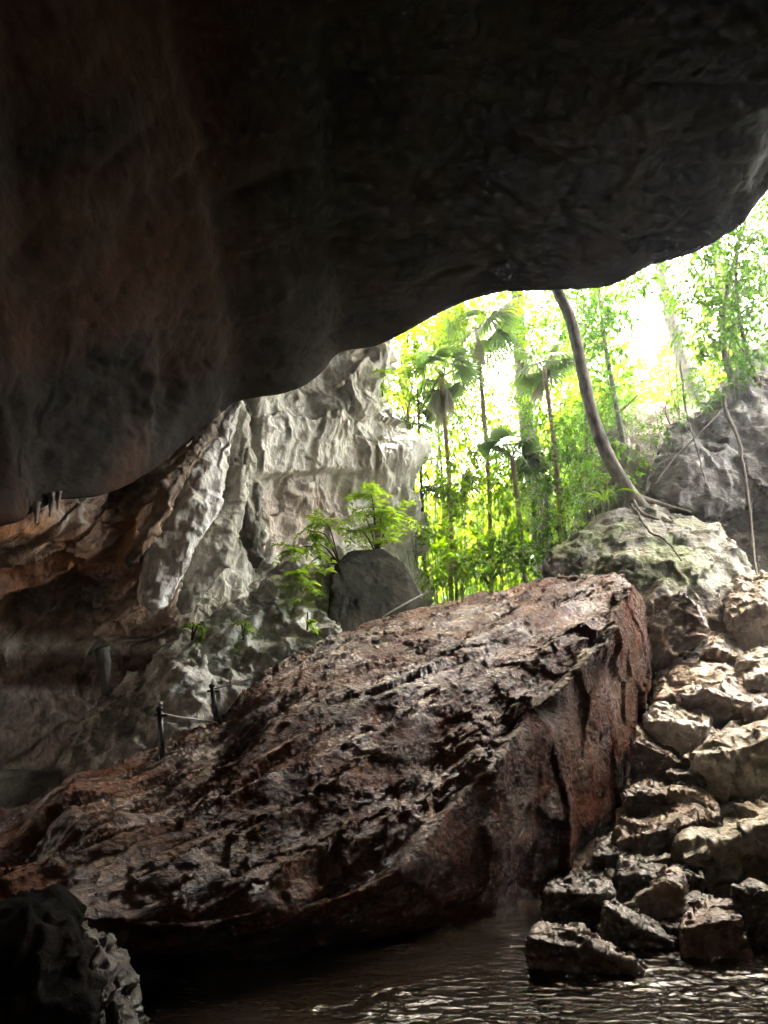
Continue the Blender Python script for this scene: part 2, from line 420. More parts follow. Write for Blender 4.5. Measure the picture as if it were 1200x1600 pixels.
# the dark socket and hanging fin near the left brow
d += fbm(S * 1.3, 4, 46) * .07 * sstep(750, 350, px) * sstep(380, 620, py) * (V[:, 1] > 3)
wq = 14 * fbm(V * 2.5, 3, 39)
d += (V[:, 1] > 0) * (.22 * sstep(.1, .9, blob(px + wq - .25 * (600 - py), py + wq, 265, 615, 26, 75)) - .25 * blob(px + wq, py, 238, 625, 14, 60))
V = V + N_ * (-d[:, None] if N_[len(N_) // 2, 2] < 0 else d[:, None])
n = fbm(V * .5, 4, 41); n2 = fbm(S * 1.5, 4, 43)
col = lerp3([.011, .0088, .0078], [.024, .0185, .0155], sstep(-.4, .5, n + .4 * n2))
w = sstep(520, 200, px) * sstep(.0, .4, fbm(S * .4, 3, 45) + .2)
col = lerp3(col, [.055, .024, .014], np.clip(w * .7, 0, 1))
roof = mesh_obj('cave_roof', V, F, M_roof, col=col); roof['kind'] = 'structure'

# the back of the cave, behind the camera
ctrl = np.array([[[x, y - .15 * z, z] for x, y in [(-16, 2), (-13, -4), (-9, -8), (-4, -9.2), (1, -8.8), (6, -9), (10, -7), (12, -2), (13, 4)]] for z in (-2, 2, 6, 10, 15)], float)
V, F = loft(ctrl, 120, 260); V = V + vnormals(V, F) * (fbm(V * .4, 4, 47) * .6)[:, None]
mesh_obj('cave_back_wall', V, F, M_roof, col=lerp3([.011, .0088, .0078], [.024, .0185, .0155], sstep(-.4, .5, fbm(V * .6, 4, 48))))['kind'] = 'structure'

# ------------------------------------------------------------------ left cave wall
cx = [-700, -400, -150, 0, 100, 200, 300, 400, 500, 575, 625, 640]
ry = [380, 540, 650, 740, 820, 900, 960, 1000, 1030, 1080, 1200, 1320, 1480]
D = {
 380: [7.0, 8.5, 10.0, 11.0, 12.2, 13.5, 15.0, 16.0, 17.0, 17.8, 18.8, 23],
 540: [6.8, 8.3, 9.8, 10.8, 12.0, 13.3, 14.8, 16.0, 17.0, 17.8, 18.8, 23],
 650: [6.8, 8.2, 9.8, 10.8, 12.0, 13.2, 14.6, 15.8, 17.2, 17.9, 18.8, 23],
 740: [6.8, 8.2, 9.8, 10.8, 11.8, 13.0, 14.2, 15.6, 17.2, 17.8, 18.6, 23],
 820: [7.0, 8.4, 9.8, 10.8, 11.7, 12.8, 14.2, 15.6, 17.2, 17.8, 18.6, 23],
 900: [7.2, 8.8, 10.4, 11.8, 12.4, 13.0, 14.2, 15.6, 17.0, 17.8, 18.6, 23],
 960: [7.5, 9.2, 11.2, 12.5, 13.0, 13.5, 14.3, 15.5, 17.0, 17.8, 18.6, 23],
 1000: [7.8, 9.6, 11.6, 12.8, 13.3, 13.8, 14.5, 15.5, 17.0, 17.8, 18.6, 23],
 1030: [8.0, 9.8, 11.7, 12.95, 13.45, 13.95, 14.6, 15.6, 17.0, 17.8, 18.6, 23],
 1080: [8.2, 10.0, 12.0, 13.2, 13.7, 14.1, 14.8, 15.8, 17.0, 17.8, 18.6, 23],
 1200: [8.2, 10.0, 12.0, 13.2, 13.7, 14.1, 14.8, 15.8, 17.0, 17.8, 18.6, 23],
 1320: [8.2, 10.0, 12.0, 13.2, 13.7, 14.1, 14.8, 15.8, 17.0, 17.8, 18.6, 23],
 1480: [8.2, 10.0, 12.0, 13.2, 13.7, 14.1, 14.8, 15.8, 17.0, 17.8, 18.6, 23]}
edge = {380: 610, 540: 602, 650: 628, 740: 652, 820: 655, 900: 664, 960: 668, 1000: 668, 1030: 668, 1080: 668, 1200: 668, 1320: 668, 1480: 668}
ctrl = np.array([[at(x if x < 600 else edge[y] - (8 if x == 625 else 30), y, d_) for x, d_ in zip(cx, D[y])] for y in ry])
V, F = loft(ctrl, 620, 760)
N_ = vnormals(V, F)
if (N_ @ np.array([0, -1, 0])).mean() < 0: N_ = -N_
px, py = pix(V)
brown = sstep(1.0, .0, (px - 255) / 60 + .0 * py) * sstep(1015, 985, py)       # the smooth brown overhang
ax = np.array([.55, .35, .75]); ax /= np.linalg.norm(ax)
S = stretched(V, ax, .28)
Sv = V * [1, 1, .35]
warp = fbm(V * .7, 3, 51)[:, None]
pale = 1 - brown
d = fbm(V * .35, 3, 52) * .35
d += pale * ((ridged(V * [.8, .8, .17] + warp * .35, 5, 53) - .35) * .30 + facets(V * .6 + warp * .6, 54) * .26 + facets(V * 2.4 + warp, 53) * .05 + (ridged(V * [3, 3, .8] + warp * .6, 3, 50) - .4) * .06 + (ridged(V * [1.1, 1.1, .15] + .3 * warp, 4, 49) - .4) * .14 + (ridged(V * 2.6 + warp, 4, 55) - .4) * .07)
Sb = stretched(V, ax, .14)
d += brown * ((ridged(Sb * 1.1, 5, 56) - .4) * .42 + facets(Sb * 2.2, 57) * .09 + fbm(V * 3, 3, 58) * .05)
d += .30 * sstep(748, 742, py - (px - 400) * -.02) * sstep(385, 400, px) * sstep(620, 560, px)       # ledge line
d += .25 * blob(px, py, 520, 660, 60, 40) + .2 * blob(px, py, 445, 690, 40, 35) + .55 * blob(px, py, 630, 705, 35, 26) - .3 * blob(px, py, 560, 690, 25, 60) - .3 * blob(px, py, 590, 770, 40, 20)
d -= .35 * blob(px, py, 30, 960, 25, 40) + .3 * blob(px, py, 130, 930, 40, 40)
rec = sstep(1020, 1045, py) * sstep(300, 200, px)
d = d * (1 - rec * .3)
V = V + N_ * d[:, None]
px2, py2 = px, py
n = fbm(V * .6, 4, 61); n2 = fbm(S * 1.6, 4, 62); n3 = ridged(Sv * 1.8, 4, 63)
grey = lerp3([.50, .49, .42], [.78, .76, .68], sstep(-.5, .5, n + .5 * n2))
grey = lerp3(grey, [.62, .60, .54], sstep(.45, .8, n3) * .6)
dk = sstep(.1, .5, fbm(V * [2.2, 2.2, .35], 4, 65)) * sstep(-.3, .3, fbm(V * .5, 2, 66)); grey = lerp3(grey, grey * [.5, .5, .45], dk * .8)
tan_ = blob(px2, py2, 460, 810, 80, 60)
grey = lerp3(grey, [.42, .34, .27], np.clip(tan_ * 1.2, 0, .8))
brn = lerp3([.22, .14, .095], [.44, .31, .22], sstep(-.4, .5, n + .5 * n2))
orange = np.clip(blob(px2, py2, 30, 850, 90, 55) * 1.3 + blob(px2, py2, 215, 850, 35, 60) * 1.1 + .7 * blob(px2, py2, 60, 900, 90, 40), 0, 1) * sstep(-.5, .3, n2)
brn = lerp3(brn, [.48, .19, .06], orange * .9)
white = sstep(.45, .75, ridged(S * 1.2, 4, 64)) * blob(px2, py2, 150, 770, 110, 50)
brn = lerp3(brn, [.45, .42, .36], np.clip(white * 1.3, 0, 1))
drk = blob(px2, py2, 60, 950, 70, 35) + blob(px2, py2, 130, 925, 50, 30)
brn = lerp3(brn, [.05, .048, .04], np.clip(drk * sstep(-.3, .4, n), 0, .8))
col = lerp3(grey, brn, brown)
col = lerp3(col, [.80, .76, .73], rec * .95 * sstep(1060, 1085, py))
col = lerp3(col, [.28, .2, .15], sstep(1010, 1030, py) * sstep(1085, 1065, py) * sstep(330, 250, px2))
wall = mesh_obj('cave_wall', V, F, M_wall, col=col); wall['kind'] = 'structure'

def sphere_pts(c, r, n=24, sq=(1, 1, 1)):
    rs = np.random.RandomState(int(abs(c[0] * 100)) % 999)
    v = rs.normal(size=(n, 3)); v /= np.linalg.norm(v, axis=1)[:, None]
    return np.asarray(c) + v * r * np.asarray(sq)
def drape(path, size=.035):
    hs = []
    for a, b_ in zip(path[:-1], path[1:]):
        hs.append(np.vstack([sphere_pts(at(*a[:3]), a[3], 30, (1, .6, 1)), sphere_pts(at(*b_[:3]), b_[3], 30, (1, .6, 1))]))
    return voxel(hs, size, 4)
def drape_obj(name, path, c0, c1, flute, seed):
    V, F = drape(path); N_ = vnormals(V, F)
    a, b_ = at(*path[0][:3]), at(*path[-1][:3]); ax = (b_ - a) / np.linalg.norm(b_ - a)
    S = stretched(V, ax, .22)
    d = (ridged(S * flute, 4, seed) - .4) * .22 + facets(V * 3.2, seed + 1) * .05 + fbm(V * 6, 3, seed + 2) * .035
    V = V + N_ * d[:, None]
    n = fbm(S * 2, 4, seed + 3)
    return mesh_obj(name, V, F, M_wall, parent=wall, col=lerp3(c0, c1, sstep(-.4, .4, n)))
drape_obj('flowstone_curtain', [(362, 628, 14.2, .25), (330, 710, 13.6, .42), (300, 790, 13.1, .5), (268, 860, 12.8, .52), (246, 915, 12.7, .38), (240, 962, 12.7, .07)], [.5, .48, .43], [.74, .72, .68], 1.6, 71)
drape_obj('flowstone_curtain', [(372, 640, 14.4, .2), (366, 730, 14.1, .38), (352, 800, 13.8, .42), (325, 880, 13.4, .42), (290, 945, 13.2, .2)], [.26, .25, .2], [.5, .48, .4], 1.5, 81)
drape_obj('flowstone_curtain', [(376, 690, 14.3, .15), (384, 770, 14.1, .3), (392, 840, 14.0, .3), (398, 885, 14.0, .1)], [.13, .13, .1], [.3, .29, .23], 2.6, 91)
drape_obj('flowstone_curtain', [(338, 650, 13.4, .1), (300, 715, 12.7, .22), (262, 770, 12.2, .25), (240, 830, 12.2, .2), (205, 880, 12.2, .1)], [.14, .1, .075], [.34, .24, .16], 2.0, 101)

# ------------------------------------------------------------------ rocks
def P3(rows):
    return np.array([at(*p) for p in rows])
def rock(name, hulls, label, cat, mat, c0, c1, size=.04, amp=.1, freq=1.0, seed=1, ax=None, k=.35, smooth=2, group=None, extra=None, moss=None, rid=1.0, fac=1.0, base=None, cn=1.0, wgt=None):
    V, F = voxel(hulls, size, smooth); N_ = vnormals(V, F)
    S = V if ax is None else stretched(V, np.asarray(ax, float) / np.linalg.norm(ax), k)
    wp = fbm(V * freq * 1.5, 2, seed + 5)[:, None] * .35
    d = fbm(V * freq * .6, 3, seed) * amp * 1.2 + (ridged(S * freq * 1.4 + wp, 4, seed + 1) - .35) * amp * rid + facets(S * freq * 1.8 + wp, seed + 2) * amp * .55 * fac + facets(S * freq * 5 + wp, seed + 4) * amp * .16 * fac + fbm(V * freq * 9, 3, seed + 3) * amp * .1
    if wgt is not None: d = d * wgt(N_)
    if extra is not None: d = d + extra(V, S, N_)
    V = V + N_ * d[:, None]
    n = fbm(V * freq * .9 * cn, 4, seed + 6); n2 = fbm(S * freq * 3 * cn, 3, seed + 7)
    col = lerp3(c0, c1, sstep(-.45, .5, n + .5 * n2))
    if moss is not None: col = moss(V, N_, n, n2, col)
    o = mesh_obj(name, V, F, mat, col=col, origin=(V[:, 0].mean(), V[:, 1].mean(), V[:, 2].min()))
    return tag(o, label, cat, group)

# the great tilted slab
back = [(-250, 1370, 7.4), (0, 1312, 8.0), (60, 1266, 8.7), (130, 1244, 9.2), (200, 1219, 9.6), (250, 1192, 10), (330, 1132, 11), (420, 1064, 12), (500, 1002, 13), (580, 968, 13.8), (680, 941, 14.5), (760, 930, 14.6), (850, 902, 14.6), (905, 893, 14.6), (965, 896, 13.6)]
front = [(985, 912, 12.6), (940, 1000, 10.4), (850, 1085, 9.0), (790, 1155, 8.1), (740, 1225, 7.5), (700, 1285, 7.0), (620, 1365, 6.3), (560, 1395, 6.0), (450, 1425, 5.6), (300, 1455, 5.3), (180, 1440, 5.1), (0, 1430, 5.0), (-250, 1430, 4.9)]
right = [(1012, 960, 13.3), (1016, 1020, 13.1), (1000, 1100, 12.3), (985, 1200, 11.4), (955, 1280, 10.7), (900, 1352, 10.0), (850, 1430, 9.4), (800, 1486, 9.0), (700, 1502, 8.8), (400, 1530, 8.4), (150, 1540, 8.2), (-250, 1560, 8)]
base = [np.array(p, float) for p in [(-7, 11, -.6), (-2, 13.5, -.3), (2.5, 15.5, .3), (3.6, 14.5, .3), (2.2, 10.5, -.6), (0, 9.8, -.6), (-3, 9.2, -.6), (-8, 9, -.6)]]
def slab_extra(V, S, N_):
    px, py = pix(V)
    top = sstep(.25, .6, N_[:, 2])
    ax2 = np.array([.72, .62, .34]); ax2 /= np.linalg.norm(ax2)
    S2 = stretched(V, ax2, .2); w = fbm(V * .8, 3, 205)[:, None] * .16
    S3 = stretched(V, ax2, .11)
    d = (ridged(S3 * 1.7 + w, 4, 201) - .35) * .20 + facets(S3 * 2.2 + w, 202) * .07 + fbm(S2 * .7, 3, 208) * .14
    q = d / .055; fq = q - np.floor(q); d = .055 * (np.floor(q) + sstep(.6, .95, fq)) * .7 + d * .3
    d = top * (d + (ridged(S3 * 5 + w, 3, 203) - .4) * .045 + facets(S3 * 9 + w, 204) * .022)
    d += (1 - top) * (fbm(V * [1.3, 1.3, 1.0], 4, 206) * .09 + facets(V * [.9, .9, .8] + w, 209) * .07 + (ridged(V * [1.3, 1.3, 1.3], 4, 210) - .4) * .04)
    d -= top * (.12 + .45 * blob(px, py, 225, 1165, 120, 75) + .28 * blob(px, py, 0, 1260, 130, 70) + .3 * blob(px, py, 335, 1105, 60, 45))
    ed = np.exp(-((N_[:, 2] - .5) / .28) ** 2)
    d += ed * (facets(V * 1.5, 221) * .13 + facets(V * 4, 222) * .05 - .03)
    # broken ledges along the front edge
    d += .22 * blob(px, py, 752, 1165, 32, 40) + .2 * blob(px, py, 930, 1010, 40, 30) - .22 * blob(px, py, 700, 1130, 40, 30) - .25 * blob(px, py, 840, 1110, 40, 20)
    d -= .25 * sstep(.2, .5, ridged(S2 * .55, 2, 207)) * top * sstep(1200, 1300, py) * .8
    return d
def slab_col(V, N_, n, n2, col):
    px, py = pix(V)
    col = lerp3(col, lerp3(col * [.62, .48, .40], [.105, .064, .042], sstep(-.3, .4, fbm(V * [1.2, 1.2, .5], 3, 213)) * sstep(.6, 3.0, V[:, 2])), sstep(.45, .2, N_[:, 2]))  # sides and underside: brown, darkened low down to put shade into the colour
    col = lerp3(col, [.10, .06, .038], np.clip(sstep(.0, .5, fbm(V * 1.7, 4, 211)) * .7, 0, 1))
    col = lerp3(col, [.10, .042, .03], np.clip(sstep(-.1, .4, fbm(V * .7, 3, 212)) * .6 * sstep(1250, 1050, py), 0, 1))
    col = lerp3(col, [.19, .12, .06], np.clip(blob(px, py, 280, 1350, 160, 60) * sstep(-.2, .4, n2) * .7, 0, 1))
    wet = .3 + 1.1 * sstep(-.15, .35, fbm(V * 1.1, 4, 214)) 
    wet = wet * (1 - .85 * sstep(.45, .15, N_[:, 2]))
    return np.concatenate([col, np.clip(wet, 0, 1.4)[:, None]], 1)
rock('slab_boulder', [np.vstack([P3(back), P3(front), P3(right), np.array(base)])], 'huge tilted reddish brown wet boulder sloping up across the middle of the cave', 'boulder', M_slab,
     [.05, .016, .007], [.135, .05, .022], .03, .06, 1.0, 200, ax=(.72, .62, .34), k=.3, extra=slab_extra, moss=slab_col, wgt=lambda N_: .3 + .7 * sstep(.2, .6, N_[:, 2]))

# foreground left rock, its unlit face put in as black colour
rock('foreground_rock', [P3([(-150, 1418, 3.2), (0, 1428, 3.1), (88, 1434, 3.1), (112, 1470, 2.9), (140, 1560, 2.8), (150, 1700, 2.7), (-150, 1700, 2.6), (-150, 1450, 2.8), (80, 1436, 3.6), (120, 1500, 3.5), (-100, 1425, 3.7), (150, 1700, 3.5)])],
     'matt rock coloured black for its unlit face, filling the bottom left corner of the photo', 'rock', M_shade, [.006, .005, .004], [.016, .013, .011], .015, .09, 2.0, 220, fac=.8)
rock('wet_rock', [P3([(100, 1436, 3.9), (118, 1434, 3.8), (150, 1468, 3.7), (190, 1515, 3.7), (222, 1565, 3.7), (236, 1640, 3.7), (120, 1500, 3.5), (150, 1600, 3.4), (160, 1720, 3.3), (240, 1740, 3.6), (100, 1460, 4.4), (180, 1520, 4.5), (200, 1700, 4.5)])],
     'glistening brown wet rock between the shade-blackened corner rock and the water', 'rock', M_wet, [.025, .017, .012], [.09, .065, .048], .012, .05, 4.0, 225)

# the grey-green outcrop behind the slab on the left
def moss_l(V, N_, n, n2, col):
    w = sstep(.0, .6, fbm(V * 1.1, 4, 231)) * sstep(-.2, .5, N_[:, 2] + .3 * n)
    col = lerp3(col, [.20, .24, .12], np.clip(w, 0, .75))
    d = sstep(.05, .5, fbm(V * 1.4, 4, 233))
    return lerp3(col, [.14, .135, .11], d * .5)
rock('limestone_outcrop', [
    P3([(98, 1270, 12.6), (104, 1180, 12.7), (125, 1120, 12.8), (170, 1082, 13), (235, 1035, 13.2), (300, 985, 13.4), (110, 1270, 12.2), (180, 1160, 12.0), (260, 1080, 12.2), (320, 1030, 12.6), (330, 1200, 12), (200, 1300, 11.8), (300, 1150, 15), (150, 1150, 15), (200, 1350, 11.8), (100, 1350, 12.5)]),
    P3([(290, 995, 13.2), (350, 950, 13.8), (420, 905, 14.3), (470, 880, 14.6), (520, 872, 14.8), (540, 960, 14.2), (520, 1020, 13.6), (450, 1080, 13.0), (340, 1150, 12.6), (300, 1080, 12.6), (350, 1020, 13), (450, 940, 13.8), (420, 1000, 16), (540, 1000, 16), (300, 1250, 12.4), (500, 1150, 13)]),
    P3([(500, 880, 15.2), (540, 858, 15.6), (600, 862, 15.8), (650, 905, 16.2), (672, 950, 16.2), (520, 1000, 15), (660, 1020, 15.6), (560, 900, 17), (660, 1000, 17.5)])],
    'mottled grey green limestone outcrop sloping behind the slab, under the leafy shrub', 'rock outcrop', M_grey, [.38, .38, .32], [.68, .67, .60], .045, .16, 1.3, 230, moss=moss_l, rid=1.2)
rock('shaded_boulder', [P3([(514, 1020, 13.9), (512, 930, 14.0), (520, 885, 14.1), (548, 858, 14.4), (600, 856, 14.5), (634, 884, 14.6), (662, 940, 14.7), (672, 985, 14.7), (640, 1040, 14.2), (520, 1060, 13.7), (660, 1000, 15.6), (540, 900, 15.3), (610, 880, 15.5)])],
    'flat-faced boulder coloured dark for the shaded recess, below the leafy shrub and above the slab', 'boulder', M_shade, [.03, .03, .022], [.06, .058, .042], .035, .04, 1.2, 240, rid=.4, fac=.7)  # near-black colour stands in for the shade of a recess
rock('rock_ledge', [P3([(-300, 1240, 11.2), (0, 1218, 12.7), (98, 1206, 12.9), (100, 1290, 12.8), (90, 1400, 12.7), (-300, 1400, 11.2), (0, 1208, 13.6), (96, 1199, 13.8), (-300, 1228, 12.4), (-300, 1400, 12.4), (96, 1400, 13.8)])],
    'low dark grey green ledge at the far left under the pale wall', 'rock ledge', M_grey, [.17, .19, .155], [.32, .34, .29], .05, .04, 1.0, 250, rid=.5)

# right side: cliff boulders
def moss_r(V, N_, n, n2, col):
    px, py = pix(V)
    w = sstep(-.35, .35, fbm(V * .9, 4, 261)) * (blob(px, py, 930, 850, 110, 60) + .6 * blob(px, py, 1040, 880, 80, 60))
    col = lerp3(col, [.085, .125, .025], np.clip(w * 1.6, 0, .85))
    return lerp3(col, [.17, .12, .08], np.clip(sstep(900, 1000, py) * .8, 0, 1))
rock('mossy_boulder', [P3([(852, 890, 15.2), (862, 860, 15.4), (895, 830, 15.8), (950, 800, 16.4), (1000, 785, 16.8), (1060, 800, 16.6), (1120, 820, 16.2), (1165, 870, 15.4), (1178, 910, 15), (1150, 960, 14.2), (1110, 1000, 13.6), (1060, 1000, 13.4), (1000, 950, 14.2), (880, 920, 14.8), (960, 870, 14.6), (1080, 880, 14.3), (1160, 1060, 13.5), (900, 1000, 15), (1000, 850, 18.5), (1150, 900, 18)])],
    'pale boulder streaked with green moss, behind the upper end of the slab', 'boulder', M_grey, [.10, .098, .075], [.225, .215, .175], .05, .15, 1.2, 260, ax=(.8, .3, .5), k=.5, moss=moss_r)
rock('undercut_rock', [P3([(1022, 935, 13.4), (1060, 925, 13.2), (1090, 945, 12.9), (1112, 985, 12.6), (1090, 1010, 12.6), (1040, 1035, 12.8), (1020, 1050, 13.1), (1018, 980, 13.4), (1080, 960, 14.4), (1030, 1040, 14.2), (1100, 1020, 14)])],
    'brown shadowed rock wedged between the slab and the mossy boulder', 'rock', M_pile, [.08, .05, .032], [.16, .105, .065], .03, .06, 2.0, 270)
rock('grey_boulder', [P3([(1005, 770, 17), (1025, 710, 17.6), (1040, 665, 18), (1100, 640, 18.4), (1150, 650, 18), (1172, 700, 17.2), (1175, 780, 16.8), (1130, 815, 16.5), (1060, 790, 16.6), (1080, 720, 16.8), (1100, 820, 19), (1160, 660, 20), (1020, 800, 18)])],
    'large rounded grey boulder beside the leaning tree, with dark roots hanging over it', 'boulder', M_grey, [.07, .07, .067], [.165, .162, .155], .06, .17, .9, 280)
rock('grey_boulder', [P3([(1090, 640, 18.2), (1120, 600, 18.8), (1170, 560, 19), (1250, 520, 19), (1400, 560, 18), (1400, 820, 16), (1250, 850, 15.6), (1180, 760, 16.6), (1170, 690, 17.2), (1250, 650, 17), (1300, 800, 20), (1200, 600, 21)])],
    'tall dark grey boulder cut by the right edge of the photo, above the other rocks', 'boulder', M_grey, [.045, .045, .043], [.115, .112, .107], .06, .2, .8, 290)
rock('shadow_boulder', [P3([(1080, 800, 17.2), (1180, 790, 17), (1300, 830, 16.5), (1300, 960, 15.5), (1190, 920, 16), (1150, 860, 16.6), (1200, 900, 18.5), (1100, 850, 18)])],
    'dark recessed rock between the mossy boulder and the right edge of the photo', 'boulder', M_grey, [.04, .04, .038], [.08, .078, .075], .06, .12, 1.0, 300)

